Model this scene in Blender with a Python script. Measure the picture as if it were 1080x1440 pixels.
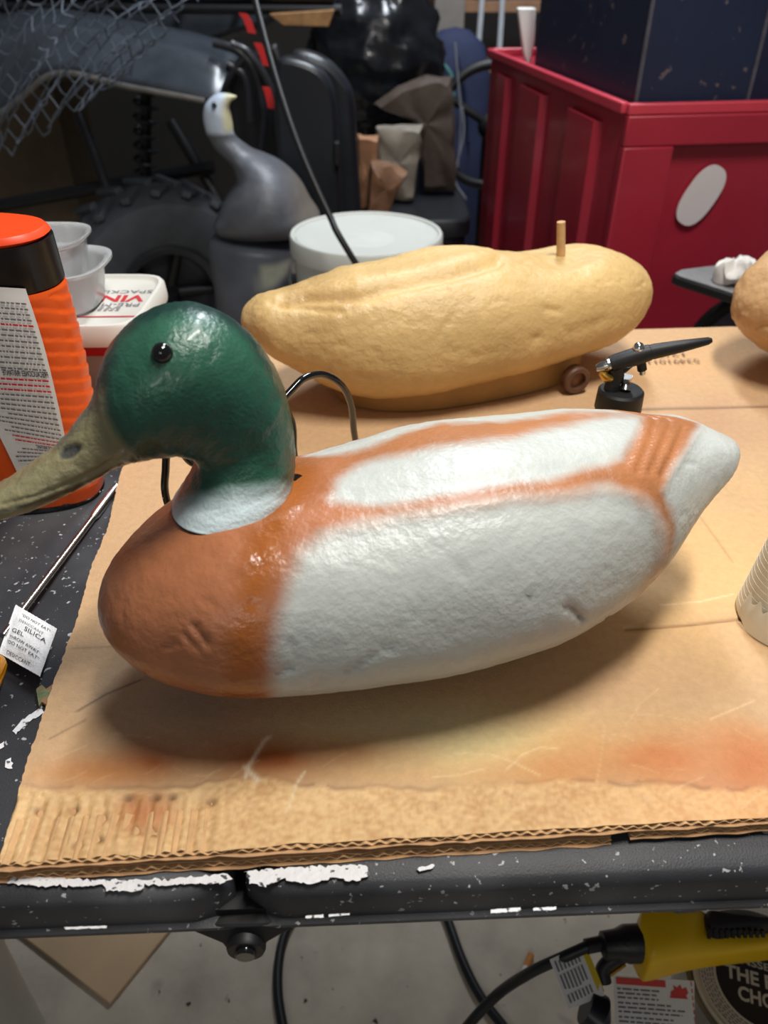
import bpy, math, random
import numpy as np
from mathutils import Vector, Matrix, noise
for o in list(bpy.data.objects): bpy.data.objects.remove(o, do_unlink=True)
scene = bpy.context.scene
C = scene.collection
random.seed(7); rng = np.random.default_rng(7)

# ------------------------------------------------------------------ camera, world, light
F = 1081.0; PITCH = math.radians(36.0)
TZ = 0.73                 # table top height
ZB = 0.744                # top face of the cardboard on the table
CAM = np.array([0.0, 0.0, ZB + 0.41])
cd = bpy.data.cameras.new('camera'); cam = bpy.data.objects.new('camera', cd); C.objects.link(cam)
cam.location = CAM; cam.rotation_euler = (math.pi/2 - PITCH, 0, 0)
cd.sensor_fit = 'VERTICAL'; cd.sensor_height = 36; cd.lens = 36*F/1440
cd.clip_start = 0.02; cd.clip_end = 60
cd.dof.use_dof = True; cd.dof.focus_distance = 0.56; cd.dof.aperture_fstop = 7.0
scene.camera = cam
w = bpy.data.worlds.new('garage_air'); scene.world = w; w.use_nodes = True
w.node_tree.nodes['Background'].inputs[0].default_value = (0.93, 0.96, 1.0, 1)
w.node_tree.nodes['Background'].inputs[1].default_value = 0.115
def area(name, loc, aim, sx, sy, power, col):
    d = bpy.data.lights.new(name, 'AREA'); d.shape = 'RECTANGLE'; d.size = sx; d.size_y = sy; d.energy = power; d.color = col
    o = bpy.data.objects.new(name, d); C.objects.link(o); o.location = loc
    o.rotation_euler = (Vector(aim) - Vector(loc)).to_track_quat('-Z', 'Y').to_euler(); return o
area('bench_tube_light', (0.30, 0.46, 2.20), (0.20, 0.50, 0.7), 0.60, 0.12, 25, (1.0, 0.955, 0.89))
area('garage_tube_light', (-0.3, -2.4, 2.25), (0.0, 0.4, 0.4), 1.25, 0.20, 9, (1.0, 0.96, 0.90))
area('far_fill_light', (0.3, 2.2, 2.6), (0.2, 2.2, 0.5), 1.25, 0.2, 50, (0.86, 0.93, 1.0))  # added lamp that brightens the dark clutter beyond the table
vs = scene.view_settings
vs.view_transform = 'Standard'; vs.look = 'None'; vs.gamma = 1; vs.use_curve_mapping = False; vs.exposure = 0.0

# ------------------------------------------------------------------ pixel helpers (photo frame 1080 x 1440)
FW = np.array([0, math.cos(PITCH), -math.sin(PITCH)]); UP = np.array([0, math.sin(PITCH), math.cos(PITCH)])
def ray(u, v): return FW + np.array([1., 0, 0])*(u-540)/F + UP*(720-v)/F
def P(u, v, z=ZB): d = ray(u, v); return CAM + d*((z-CAM[2])/d[2])
def Q(u, v, y): d = ray(u, v); return CAM + d*(y/d[1])
def HP(u, v, pt, n): d = ray(u, v); return CAM + d*(np.dot(np.asarray(pt)-CAM, n)/np.dot(d, n))
def pix(X):
    R = np.asarray(X, float) - CAM; d = R@FW
    return np.stack([540+F*R[..., 0]/d, 720-F*(R@UP)/d], -1)
def sd(p, poly):                                   # signed distance to polygon, negative inside
    p = np.asarray(p, float); poly = np.asarray(poly, float)
    d = np.full(p.shape[0], 1e18); ins = np.zeros(p.shape[0], bool)
    for i in range(len(poly)):
        a, b = poly[i], poly[(i+1) % len(poly)]; e = b-a; w_ = p-a
        t = np.clip((w_@e)/(e@e+1e-12), 0, 1); q = w_-t[:, None]*e; d = np.minimum(d, (q*q).sum(1))
        c = ((a[1] > p[:, 1]) != (b[1] > p[:, 1]))
        with np.errstate(all='ignore'): xx = (b[0]-a[0])*(p[:, 1]-a[1])/(b[1]-a[1]+1e-12)+a[0]
        ins ^= (c & (p[:, 0] < xx))
    d = np.sqrt(d); return np.where(ins, -d, d)
def dl(p, line):                                   # distance to a polyline
    d = np.full(p.shape[0], 1e18); L = np.asarray(line, float)
    for a, b in zip(L[:-1], L[1:]):
        e = b-a; w_ = p-a; t = np.clip((w_@e)/(e@e+1e-12), 0, 1); q = w_-t[:, None]*e; d = np.minimum(d, (q*q).sum(1))
    return np.sqrt(d)
def soft(s, r): return np.clip(.5 - s/r, 0, 1)
def lin(r, g, b):
    c = np.array([r, g, b])/255.0; return np.where(c <= .04045, c/12.92, ((c+.055)/1.055)**2.4)
def nz(X, sc, seed=0):                             # cheap value noise on points
    o = np.array([seed*7.3, seed*3.1, seed*5.7]); return np.array([noise.noise(Vector(x*sc+o)) for x in np.asarray(X)])

# ------------------------------------------------------------------ materials
MATS = {}
def M(name, rgb, rough=.5, metal=0, var=.12, vs=25, bump=0, bs=120, attr=False, trans=0, alpha=1, coat=0, spec=.5, spots=None, ior=1.45, sub=0, emit=None, vdet=6):
    if name in MATS: return MATS[name]
    m = bpy.data.materials.new(name); m.use_nodes = True; nt = m.node_tree; N = nt.nodes; L = nt.links
    b = N['Principled BSDF']; tc = N.new('ShaderNodeTexCoord')
    col = lin(*rgb); out = None
    if attr:
        a = N.new('ShaderNodeAttribute'); a.attribute_name = 'paint'; out = a.outputs['Color']
        g = N.new('ShaderNodeAttribute'); g.attribute_name = 'gloss'
        mr = N.new('ShaderNodeMapRange'); mr.inputs[3].default_value = rough; mr.inputs[4].default_value = .12
        L.new(g.outputs['Fac'], mr.inputs[0]); L.new(mr.outputs[0], b.inputs['Roughness'])
    else:
        rg = N.new('ShaderNodeRGB'); rg.outputs[0].default_value = (*col, 1); out = rg.outputs[0]
        b.inputs['Roughness'].default_value = rough
    if var:
        n = N.new('ShaderNodeTexNoise'); n.inputs['Scale'].default_value = vs; n.inputs['Detail'].default_value = vdet; n.inputs['Roughness'].default_value = .62
        L.new(tc.outputs['Object'], n.inputs['Vector'])
        r = N.new('ShaderNodeMapRange'); r.inputs[1].default_value = .25; r.inputs[2].default_value = .75; r.inputs[3].default_value = 1-var; r.inputs[4].default_value = 1+var
        L.new(n.outputs[0], r.inputs[0])
        mx = N.new('ShaderNodeVectorMath'); mx.operation = 'SCALE'; L.new(out, mx.inputs[0]); L.new(r.outputs[0], mx.inputs['Scale']); out = mx.outputs[0]
    for (srgb, scale, thr, wid) in (spots or []):
        n = N.new('ShaderNodeTexNoise'); n.inputs['Scale'].default_value = scale; n.inputs['Detail'].default_value = 3
        L.new(tc.outputs['Object'], n.inputs['Vector'])
        r = N.new('ShaderNodeMapRange'); r.inputs[1].default_value = thr; r.inputs[2].default_value = thr+wid; L.new(n.outputs[0], r.inputs[0])
        mx = N.new('ShaderNodeMixRGB'); L.new(r.outputs[0], mx.inputs[0]); L.new(out, mx.inputs[1]); mx.inputs[2].default_value = (*lin(*srgb), 1); out = mx.outputs[0]
    L.new(out, b.inputs['Base Color'])
    b.inputs['Metallic'].default_value = metal; b.inputs['IOR'].default_value = ior; b.inputs['Specular IOR Level'].default_value = spec
    if trans: b.inputs['Transmission Weight'].default_value = trans
    if alpha < 1: b.inputs['Alpha'].default_value = alpha
    if coat: b.inputs['Coat Weight'].default_value = coat; b.inputs['Coat Roughness'].default_value = .12
    if bump:
        n = N.new('ShaderNodeTexNoise'); n.inputs['Scale'].default_value = bs; n.inputs['Detail'].default_value = 5; L.new(tc.outputs['Object'], n.inputs['Vector'])
        bp = N.new('ShaderNodeBump'); bp.inputs['Strength'].default_value = bump; bp.inputs['Distance'].default_value = .004
        L.new(n.outputs[0], bp.inputs['Height']); L.new(bp.outputs[0], b.inputs['Normal'])
    MATS[name] = m; return m

# ------------------------------------------------------------------ object helpers
BASE = {}
def tag(o, label=None, cat=None, group=None, kind=None):
    if label: o['label'] = label
    if cat: o['category'] = cat
    if group: o['group'] = group
    if kind: o['kind'] = kind
    return o
def thing(name, loc, label, cat, group=None):
    o = bpy.data.objects.new(name, None); C.objects.link(o); o.location = loc; o.empty_display_size = .03
    BASE[o.name] = np.array(loc, float); return tag(o, label, cat, group)
def mesh_obj(name, v, f, mat, parent=None, smooth=True, angle=40, bevel=0, attrs=None):
    v = np.asarray(v, float).reshape(-1, 3)
    if parent is None: base = np.array([v[:, 0].mean(), v[:, 1].mean(), v[:, 2].min()])
    else: base = BASE[parent.name]
    me = bpy.data.meshes.new(name); me.from_pydata((v-base).tolist(), [], [list(map(int, q)) for q in f]); me.validate(); me.update()
    if smooth:
        me.polygons.foreach_set('use_smooth', [True]*len(me.polygons)); me.set_sharp_from_angle(angle=math.radians(angle))
    if attrs:
        for k, a in attrs.items():
            if a.ndim == 2:
                at = me.color_attributes.new(k, 'FLOAT_COLOR', 'POINT'); at.data.foreach_set('color', np.concatenate([a, np.ones((len(a), 1))], 1).ravel())
            else:
                at = me.attributes.new(k, 'FLOAT', 'POINT'); at.data.foreach_set('value', a)
    if mat: me.materials.append(mat)
    o = bpy.data.objects.new(name, me); C.objects.link(o); BASE[o.name] = base
    if parent is None: o.location = base
    else: o.parent = parent
    if bevel:
        b = o.modifiers.new('bevel', 'BEVEL'); b.width = bevel; b.segments = 2; b.limit_method = 'ANGLE'
    return o
def frame(d):
    d = np.asarray(d, float); d = d/np.linalg.norm(d); a = np.array([0, 0, 1.]) if abs(d[2]) < .9 else np.array([1., 0, 0])
    x = np.cross(a, d); x /= np.linalg.norm(x); return x, np.cross(d, x), d
def smooth_path(pts, n):
    p = np.asarray(pts, float); m = len(p); p = np.vstack([2*p[0]-p[1], p, 2*p[-1]-p[-2]]); out = []
    for t in np.linspace(0, m-1-1e-6, n):
        i = int(t); u = t-i; a, b, c, d = p[i:i+4]
        out.append(.5*((2*b)+(-a+c)*u+(2*a-5*b+4*c-d)*u*u+(-a+3*b-3*c+d)*u**3))
    return np.array(out)
class G:
    def __init__(s): s.v = []; s.f = []
    def add(s, v, f):
        k = len(s.v); s.v += [tuple(x) for x in np.asarray(v, float)]; s.f += [[i+k for i in q] for q in f]; return s
    def box(s, c, size, ax=None):
        c = np.asarray(c, float); ax = np.eye(3) if ax is None else np.asarray(ax); h = np.asarray(size)/2
        v = [c+ax[0]*a*h[0]+ax[1]*b*h[1]+ax[2]*d*h[2] for a in(-1, 1) for b in(-1, 1) for d in(-1, 1)]
        return s.add(v, [(0, 1, 3, 2), (4, 6, 7, 5), (0, 4, 5, 1), (2, 3, 7, 6), (0, 2, 6, 4), (1, 5, 7, 3)])
    def tube(s, pts, r, n=10, caps=True):
        pts = np.asarray(pts, float); m = len(pts); r = np.full(m, r) if np.isscalar(r) else np.interp(np.linspace(0, 1, m), np.linspace(0, 1, len(r)), r)
        t = np.gradient(pts, axis=0); x, y, _ = frame(t[0]); V = []
        for i in range(m):
            d = t[i]/(np.linalg.norm(t[i])+1e-12); x = x-d*np.dot(x, d); x /= np.linalg.norm(x); y = np.cross(d, x)
            V += [pts[i]+r[i]*(x*math.cos(a)+y*math.sin(a)) for a in np.linspace(0, 2*math.pi, n, endpoint=False)]
        f = [(i*n+j, i*n+(j+1) % n, (i+1)*n+(j+1) % n, (i+1)*n+j) for i in range(m-1) for j in range(n)]
        if caps: f += [list(range(n))[::-1], [(m-1)*n+j for j in range(n)]]
        return s.add(V, f)
    def cyl(s, a, b, r0, r1=None, n=20): return s.tube(np.linspace(a, b, 2), [r0, r0 if r1 is None else r1], n)
    def lathe(s, prof, c, n=48, sx=1, sy=1, axis=(0, 0, 1), sq=2.0, cap=True, rot=0):
        x, y, z = (np.eye(3) if tuple(axis) == (0, 0, 1) else np.array(frame(axis))); c = np.asarray(c, float); V = []
        for r, h in prof:
            for a in np.linspace(0, 2*math.pi, n, endpoint=False)+rot:
                ca, sa = math.cos(a-rot), math.sin(a-rot); k = (abs(ca)**sq+abs(sa)**sq)**(-1/sq)
                px, py = r*k*ca*sx, r*k*sa*sy
                if rot: px, py = px*math.cos(rot)-py*math.sin(rot), px*math.sin(rot)+py*math.cos(rot)
                V.append(c+x*px+y*py+z*h)
        m = len(prof); f = [(i*n+j, i*n+(j+1) % n, (i+1)*n+(j+1) % n, (i+1)*n+j) for i in range(m-1) for j in range(n)]
        if cap: f += [list(range(n))[::-1], [(m-1)*n+j for j in range(n)]]
        return s.add(V, f)
    def prism(s, poly, vec):
        p = np.asarray(poly, float); n = len(p); v = np.vstack([p, p+np.asarray(vec, float)])
        return s.add(v, [list(range(n))[::-1], [n+i for i in range(n)]]+[(i, (i+1) % n, n+(i+1) % n, n+i) for i in range(n)])
    def ball(s, c, r, nu=20, nv=12, ax=None):
        r = np.array([r]*3 if np.isscalar(r) else r, float); ax = np.eye(3) if ax is None else np.asarray(ax); V = []
        for i in range(nv+1):
            p = math.pi*i/nv
            for j in range(nu):
                a = 2*math.pi*j/nu; V.append(np.asarray(c)+np.array([r[0]*math.sin(p)*math.cos(a), r[1]*math.sin(p)*math.sin(a), r[2]*math.cos(p)])@ax)
        return s.add(V, [(i*nu+j, i*nu+(j+1) % nu, (i+1)*nu+(j+1) % nu, (i+1)*nu+j) for i in range(nv) for j in range(nu)][::-1])
    def build(s, name, mat, parent=None, **k): return mesh_obj(name, s.v, s.f, mat, parent, **k)
def text2d(s, size, bold=.0):
    c = bpy.data.curves.new('t', 'FONT'); c.body = s; c.size = size; c.offset = bold; c.resolution_u = 3
    o = bpy.data.objects.new('t', c); C.objects.link(o)
    me = bpy.data.meshes.new_from_object(o.evaluated_get(bpy.context.evaluated_depsgraph_get()))
    v = np.array([x.co[:] for x in me.vertices]).reshape(-1, 3); f = [list(q.vertices) for q in me.polygons]
    bpy.data.objects.remove(o); bpy.data.curves.remove(c); bpy.data.meshes.remove(me); return v[:, :2], f
def lettering(name, items, mapper, mat, parent):
    """items: (text, x, y, height, width or None) in local 2D units; mapper turns (n,2) into 3D"""
    V = []; Fc = []; k = 0
    for it in items:
        s, x, y, h, wd = it[:5]; bold = it[5] if len(it) > 5 else .0
        v, f = text2d(s, 1.0, bold); x0, x1 = v[:, 0].min(), v[:, 0].max(); v = v.copy(); v[:, 0] -= x0
        sx = (wd/(x1-x0)) if wd else h/.72; v[:, 0] = x+v[:, 0]*sx; v[:, 1] = y+v[:, 1]*h/.72
        V.append(v); Fc += [[i+k for i in q] for q in f]; k += len(v)
    return mesh_obj(name, mapper(np.vstack(V)), Fc, mat, parent, smooth=False)
def dashes(name, rects, mapper, mat, parent):
    V = []; Fc = []
    for (x0, y0, x1, y1) in rects:
        k = len(V); V += [(x0, y0), (x1, y0), (x1, y1), (x0, y1)]; Fc.append((k, k+1, k+2, k+3))
    return mesh_obj(name, mapper(np.array(V, float)), Fc, mat, parent, smooth=False)
def word_rows(x0, x1, ys, h, wmin, wmax, gap, rr, ragged=.25):
    out = []
    for y in ys:
        x = x0; end = x1-rr.uniform(0, ragged)*(x1-x0)
        while x < end:
            wd = rr.uniform(wmin, wmax); out.append((x, y, min(x+wd, end), y+h)); x += wd+gap
    return out
def plane_map(o, ex, ey, eps=.0006):
    o, ex, ey = (np.asarray(q, float) for q in (o, ex, ey)); n = np.cross(ex, ey); n /= np.linalg.norm(n)
    return lambda p: o+np.outer(p[:, 0], ex)+np.outer(p[:, 1], ey)+n*eps
def grid_faces(nu, nv): return [(i*nv+j, i*nv+j+1, (i+1)*nv+j+1, (i+1)*nv+j) for i in range(nu-1) for j in range(nv-1)]

# ------------------------------------------------------------------ common materials
m_black_plastic = M('black_plastic', (22, 22, 24), .42, var=.2, bump=.12, bs=300)
m_soft_black = M('soft_black', (16, 16, 18), .5)
m_gloss_black = M('gloss_black', (10, 10, 12), .12, coat=.6)
m_white_plastic = M('white_plastic', (215, 213, 205), .4, var=.04)
m_steel = M('steel', (190, 190, 188), .22, 1, var=.08)
m_brass = M('brass', (190, 150, 70), .3, 1)
m_ink = M('black_ink', (35, 33, 38), .7, var=0)
m_grey_ink = M('grey_ink', (110, 108, 112), .7, var=0)
m_red_ink = M('red_ink', (190, 40, 50), .6, var=0)
m_paper = M('paper_white', (222, 220, 216), .65, var=.04)
m_card_edge = M('kraft_liner', (190, 148, 106), .8, var=.15, vs=60)
m_card_flute = M('kraft_flute', (204, 164, 118), .85, var=.2, vs=90)

# ------------------------------------------------------------------ setting
g = G().box((0.2, 1.9, -.03), (7, 5.0, .06))
tag(g.build('floor', M('concrete', (196, 184, 166), .75, var=.32, vs=7, bump=.25, bs=60, spots=[((104, 96, 86), 9, .62, .12), ((178, 170, 158), 30, .70, .06), ((52, 46, 42), 46, .69, .04)]), smooth=False), kind='structure')
g = G().box((0.2, 4.3, 1.35), (7, .1, 2.7))
tag(g.build('wall_back', M('garage_wall', (40, 36, 33), .8, var=.25, vs=3), smooth=False), kind='structure')

# ------------------------------------------------------------------ folding table
ROT = math.radians(2.3); TA = np.array([math.cos(ROT), math.sin(ROT), 0]); TN = np.array([-math.sin(ROT), math.cos(ROT), 0]); TU = np.array([0, 0, 1.])
TO = np.array([-.083, .2216, 0])      # seam at the front edge
def tl(a, b, z): return TO+TA*a+TN*b+TU*z
m_table = M('textured_black_tabletop', (47, 48, 52), .5, var=.3, vs=14, bump=.12, bs=900,
            spots=[((170, 170, 170), 210, .66, .03), ((92, 94, 98), 6, .54, .2), ((210, 208, 206), 95, .715, .02)])
table = thing('folding_table', (*tl(0, .35, 0)[:2], 0), 'black plastic folding table spattered with white paint', 'table')
prof = [(.70, TZ), (.018, TZ), (.006, TZ-.0018), (.002, TZ-.0042), (.0003, TZ-.009), (.0, TZ-.030), (-.003, TZ-.0315), (-.003, TZ-.0345), (.0035, TZ-.0355), (.012, TZ-.034), (.016, TZ-.018), (.70, TZ-.018)]
for a0, a1, sgn in ((-.92, -.0035, 1), (.0035, .92, -1)):
    ss = [0, .004, .010, .022, .05] ; xs = ([a0]+[a1-k for k in ss[::-1]]) if sgn > 0 else ([a0+k for k in ss]+[a1])
    V = []
    for x in xs:
        dseam = (a1-x) if sgn > 0 else (x-a0); dip = max(0, 1-dseam/.024)**2
        for j, (b, z) in enumerate(prof):
            k = dip if 1 <= j <= 5 else 0
            V.append(tl(x, b+.011*k*(1 if j < 8 else 0), z-.006*k*(1 if j in (1, 2, 3) else .3)))
    n = len(prof); m = len(xs)
    Fc = [(i*n+j, (i+1)*n+j, (i+1)*n+(j+1) % n, i*n+(j+1) % n) for i in range(m-1) for j in range(n)]+[list(range(n)), [(m-1)*n+j for j in range(n)][::-1]]
    mesh_obj('tabletop_half', V, Fc, m_table, table, angle=55)
# hinge bracket and legs
hp = tl(.002, -.006, TZ-.047)
G().prism([tl(-.034, -.001, TZ-.034), tl(-.012, -.006, TZ-.044), tl(-.010, -.006, TZ-.052), tl(.010, -.006, TZ-.052), tl(.016, -.006, TZ-.043), tl(.036, -.001, TZ-.034), tl(.01, -.003, TZ-.030), tl(-.008, -.003, TZ-.030)], TN*.012).build('hinge_bracket', m_gloss_black if 0 else m_soft_black, table, bevel=.0015)
hk = G().lathe([(.0, -.004), (.0105, -.004), (.0115, -.002), (.0115, .010), (.0, .010)], hp, 32, axis=tuple(TN)).build('hinge_pivot', m_soft_black, table)
G().lathe([(.0, -.007), (.0055, -.007), (.0062, -.006), (.0062, .0)], hp, 24, axis=tuple(TN)).build('pivot_pin', m_gloss_black, hk)
G().box(tl(0, .345, TZ-.030), (.06, .683, .012), [TA, TN, TU]).build('seam_shade_bar', m_soft_black, table)  # added black bar that keeps the gap between the halves dark
for a in (-.86, .86):
    for b in (.08, .57):
        G().cyl(tl(a, b, TZ-.03), tl(a*1.02, b, 0.0), .014).build('leg', m_soft_black, table)
    G().cyl(tl(a, .08, .25), tl(a, .57, .25), .009).build('leg_brace', m_soft_black, table)
# dried paint smears on the rim
m_dry = M('dried_white_paint', (225, 224, 226), .55, var=.06, vs=60, bump=.4, bs=200, spots=[((70, 70, 74), 230, .60, .05)])
def smear(px, name='paint_smear', z=None, parent=table, jit=2.0):
    pts = []
    for i in range(len(px)):
        a, b = np.array(px[i], float), np.array(px[(i+1) % len(px)], float)
        k = max(2, int(np.linalg.norm(b-a)/4))
        for t in np.linspace(0, 1, k, endpoint=False): pts.append(a+(b-a)*t+rng.normal(0, jit, 2))
    V = []
    for u, v in pts:
        if z is not None: V.append(P(u, v, z+.0007)); continue
        for zz in np.linspace(TZ, TZ-.034, 60):      # land on the rim profile
            q = P(u, v, zz); b = np.dot(q-TO, TN); bp = np.interp(-zz, [-r[1] for r in prof[1:6]], [r[0] for r in prof[1:6]])
            if zz == TZ and b > .018: break
            if b <= bp: break
        V.append(q-ray(u, v)*.0012)
    c = np.mean(V, 0)
    return mesh_obj(name, V, [list(range(len(V)))], m_dry, parent, smooth=False)
smear([(20, 1232), (150, 1238), (240, 1236), (318, 1229), (328, 1236), (310, 1243), (262, 1243), (205, 1245), (196, 1254), (150, 1253), (148, 1246), (60, 1246), (10, 1242)], jit=1.2)
smear([(344, 1225), (420, 1219), (515, 1216), (520, 1230), (500, 1240), (470, 1234), (440, 1243), (410, 1241), (400, 1236), (372, 1248), (352, 1242)], jit=1.2)
smear([(585, 1221), (612, 1215), (610, 1220), (590, 1226)], jit=.6)
smear([(90, 1304), (150, 1302), (150, 1305), (92, 1307)], jit=.3); smear([(690, 1279), (732, 1276), (732, 1281), (690, 1284)], jit=.3); smear([(750, 1277), (782, 1275), (782, 1279), (750, 1281)], jit=.3)
smear([(430, 1288), (455, 1286), (455, 1290), (430, 1291)], jit=.3); smear([(462, 1286), (492, 1284), (492, 1287), (462, 1289)], jit=.3)
smear([(18, 1027), (34, 1010), (58, 994), (62, 1002), (40, 1017), (22, 1033)], z=TZ, jit=.8)
smear([(-2, 1047), (6, 1042), (6, 1050), (-2, 1054)], z=TZ, jit=.6); smear([(8, 1070), (15, 1066), (17, 1082), (8, 1080)], z=TZ, jit=1)

# ------------------------------------------------------------------ flattened cardboard box on the table
FL = P(-4, 1212); FR_d = (P(1080, 1147)-FL); FR_d = FR_d/FR_d[0]; FR = FL+FR_d*1.15
BLp = P(165, 690); ld = (BLp-FL)/(BLp-FL)[1]; BL = FL+ld*(.945-FL[1]-.0); BR = BL+FR_d*1.16
carton = thing('flattened_carton', (*((FL+BR)/2)[:2], TZ), 'flattened brown corrugated carton with paint overspray and a torn front corner', 'cardboard')
NU, NV = 640, 420
U, Vv = np.meshgrid(np.linspace(0, 1, NU)**1.0, np.linspace(0, 1, NV)**1.25, indexing='ij')
top = FL+(FR-FL)*(U[..., None]*(1-Vv[..., None]))+(BL-FL)*((1-U[..., None])*Vv[..., None])+(BR-FL)*(U[..., None]*Vv[..., None])
wob = np.array([noise.noise(Vector((0, t*9, 1.3)))*.004+noise.noise(Vector((0, t*150, 4.3)))*.0011 for t in np.linspace(0, 1, NV)**1.25])
top[..., 0] += wob[None, :]*np.clip(1-U*60, 0, 1)
wf = np.array([noise.noise(Vector((t*60, 0, 2.3)))*.0016 for t in np.linspace(0, 1, NU)])
top[..., 1] += wf[:, None]*np.clip(1-Vv*60, 0, 1)
flat = top.reshape(-1, 3); px = pix(flat); vis = (px[:, 0] > -60) & (px[:, 0] < 1140)
u_, v_ = px[:, 0], px[:, 1]
n1 = np.zeros(len(flat)); n2 = np.zeros(len(flat)); n3 = np.zeros(len(flat)); iv = np.where(vis)[0]
n1[iv] = nz(flat[iv], 22, 1); n2[iv] = nz(flat[iv], 90, 2); n3[iv] = nz(flat[iv], 320, 3)
col = np.tile(lin(192, 156, 116), (len(flat), 1))
def blend(mask, rgb):
    global col
    col = col*(1-mask[:, None])+lin(*rgb)*mask[:, None]
def blob(cx, cy, rx, ry, rgb, k=1.0, edge=1.0, nk=.35):
    d = np.sqrt(((u_-cx)/rx)**2+((v_-cy)/ry)**2)+n1*nk; blend(np.clip((1.15-d)*edge, 0, 1)**1.4*k, rgb)
blob(1000, 800, 300, 170, (214, 174, 118), .8); blob(720, 1050, 420, 70, (214, 184, 126), .9)
blob(250, 985, 190, 90, (150, 136, 118), .75); blob(560, 1020, 220, 50, (196, 184, 150), .6)  # grey left blob: overspray plus the decoy breast's soft shadow, put into the colour
blob(700, 1045, 130, 40, (208, 190, 138), .7)
blob(215, 1072, 70, 40, (150, 80, 38), 1); blob(380, 1066, 150, 42, (158, 88, 42), 1); blob(150, 1085, 130, 34, (180, 114, 62), .8); blob(500, 1055, 90, 30, (176, 110, 58), .5)
blob(920, 1070, 230, 70, (196, 126, 74), .95); blob(1050, 1085, 150, 80, (186, 110, 62), .9); blob(790, 1080, 130, 46, (200, 136, 78), .7)
blob(480, 1090, 900, 22, (200, 150, 92), .25)
blob(1010, 600, 120, 60, (170, 128, 100), .5); blob(960, 510, 120, 45, (202, 160, 112), .7)  # first blob paints the right-hand decoy's soft shadow into the card colour
# torn front strip: top liner peeled away
tear = v_-(1100-.022*u_*0+6*np.sin(u_*.013)+7*n1*2+3*n2*2)
tm = np.clip(tear/7, 0, 1)*(v_ < 1300)
tone = np.clip(.62+n1*.5+n2*.35+n3*.8, 0, 1)
peel = (lin(220, 184, 132)[None]*tone[:, None]+lin(192, 148, 98)[None]*(1-tone[:, None]))
warm = np.clip(1-((u_-205)/55)**2-((v_-1140)/42)**2, 0, 1)[:, None]; peel = peel*(1-warm*.8)+lin(168, 96, 46)*warm*.8
warm2 = np.clip((u_-700)/380, 0, 1)[:, None]; peel = peel*(1-warm2*.45)+lin(206, 138, 76)*warm2*.45
col = col*(1-.92*tm[:, None])+peel*.92*tm[:, None]
line = np.exp(-(tear/3.0)**2)*(n2 > -.25); blend(line*.38*np.clip(.6+n1*1.5, 0, 1), (112, 78, 48))
# scratches, creases
for ln, wd, rgb, k in [([(345, 1092), (352, 1072), (372, 1040), (378, 1036)], 3, (226, 206, 176), .8), ([(345, 1078), (362, 1096)], 4, (226, 206, 176), .8), ([(404, 1140), (418, 1100), (428, 1085)], 2, (226, 206, 170), .7),
                       ([(640, 1058), (690, 1060), (720, 1070), (760, 1090)], 1.5, (232, 210, 160), .35), ([(712, 1082), (735, 1060), (760, 1050), (785, 1052)], 1.5, (236, 214, 168), .35), ([(838, 1110), (846, 1060), (850, 1020)], 1.3, (230, 190, 130), .3),
                       ([(610, 1092), (650, 1088), (680, 1080)], 1.4, (232, 214, 170), .3), ([(880, 1020), (900, 990), (925, 968)], 1.3, (226, 190, 140), .3), ([(108, 1000), (150, 975), (198, 955)], 1.5, (96, 78, 62), .8), ([(70, 1038), (120, 1012)], 1.4, (120, 98, 76), .6),
                       ([(880, 884), (960, 878), (1040, 870), (1085, 866)], 1.8, (132, 92, 56), .8), ([(100, 911), (170, 908)], 1.4, (150, 122, 96), .7), ([(900, 574), (1085, 570)], 1.8, (120, 92, 72), .8), ([(935, 660), (1010, 760), (1030, 790)], 1.6, (170, 128, 84), .5),
                       ([(930, 850), (985, 845), (1030, 835)], 1.3, (236, 208, 160), .5), ([(1000, 1010), (1060, 985)], 1.5, (228, 196, 148), .5)]:
    blend(np.exp(-(dl(px, ln)/wd)**2)*k, rgb)
for k in range(46):
    cx, cy = rng.uniform(90, 1070), rng.uniform(1000, 1130); a = rng.uniform(-.9, .9); ll = rng.uniform(8, 34)
    blend(np.exp(-(dl(px, [(cx-ll*math.cos(a), cy-ll*math.sin(a)*.7), (cx, cy+rng.normal(0, 2)), (cx+ll*math.cos(a), cy+ll*math.sin(a)*.7)])/1.3)**2)*rng.uniform(.06, .22), (230, 206, 160))
# relief: exposed flutes at the torn corner, soft dents
along = (flat-FL)@(FR_d/np.linalg.norm(FR_d))
fm = np.clip((330-u_)/60, 0, 1)*np.clip((tear-8)/18, 0, 1)*np.clip(.85+n1*1.2, 0, 1)
h = fm*(-.0016+.0016*np.cos(along*2*math.pi/.0092)) + tm*n2*.0007 + n1*.0006
pits = np.zeros(len(flat))
for (cx, cy) in [(52, 1138), (104, 1137), (180, 1121), (220, 1121), (242, 1120), (190, 1167), (215, 1168), (140, 1178), (108, 1186), (145, 1148), (296, 1125)]:
    pits += np.exp(-(((u_-cx)/7)**2+((v_-cy)/5)**2))
h -= pits*.0022; blend(np.clip(pits, 0, 1)*.75, (78, 52, 32))
crease = np.exp(-(dl(px, [(880, 884), (960, 878), (1040, 870), (1200, 858)])/3.0)**2)+np.exp(-(dl(px, [(880, 575), (1085, 570), (1300, 562)])/3.0)**2); h -= crease*.0014
flat = flat.copy(); flat[:, 2] += h-.0006
tf = grid_faces(NU, NV)
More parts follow.
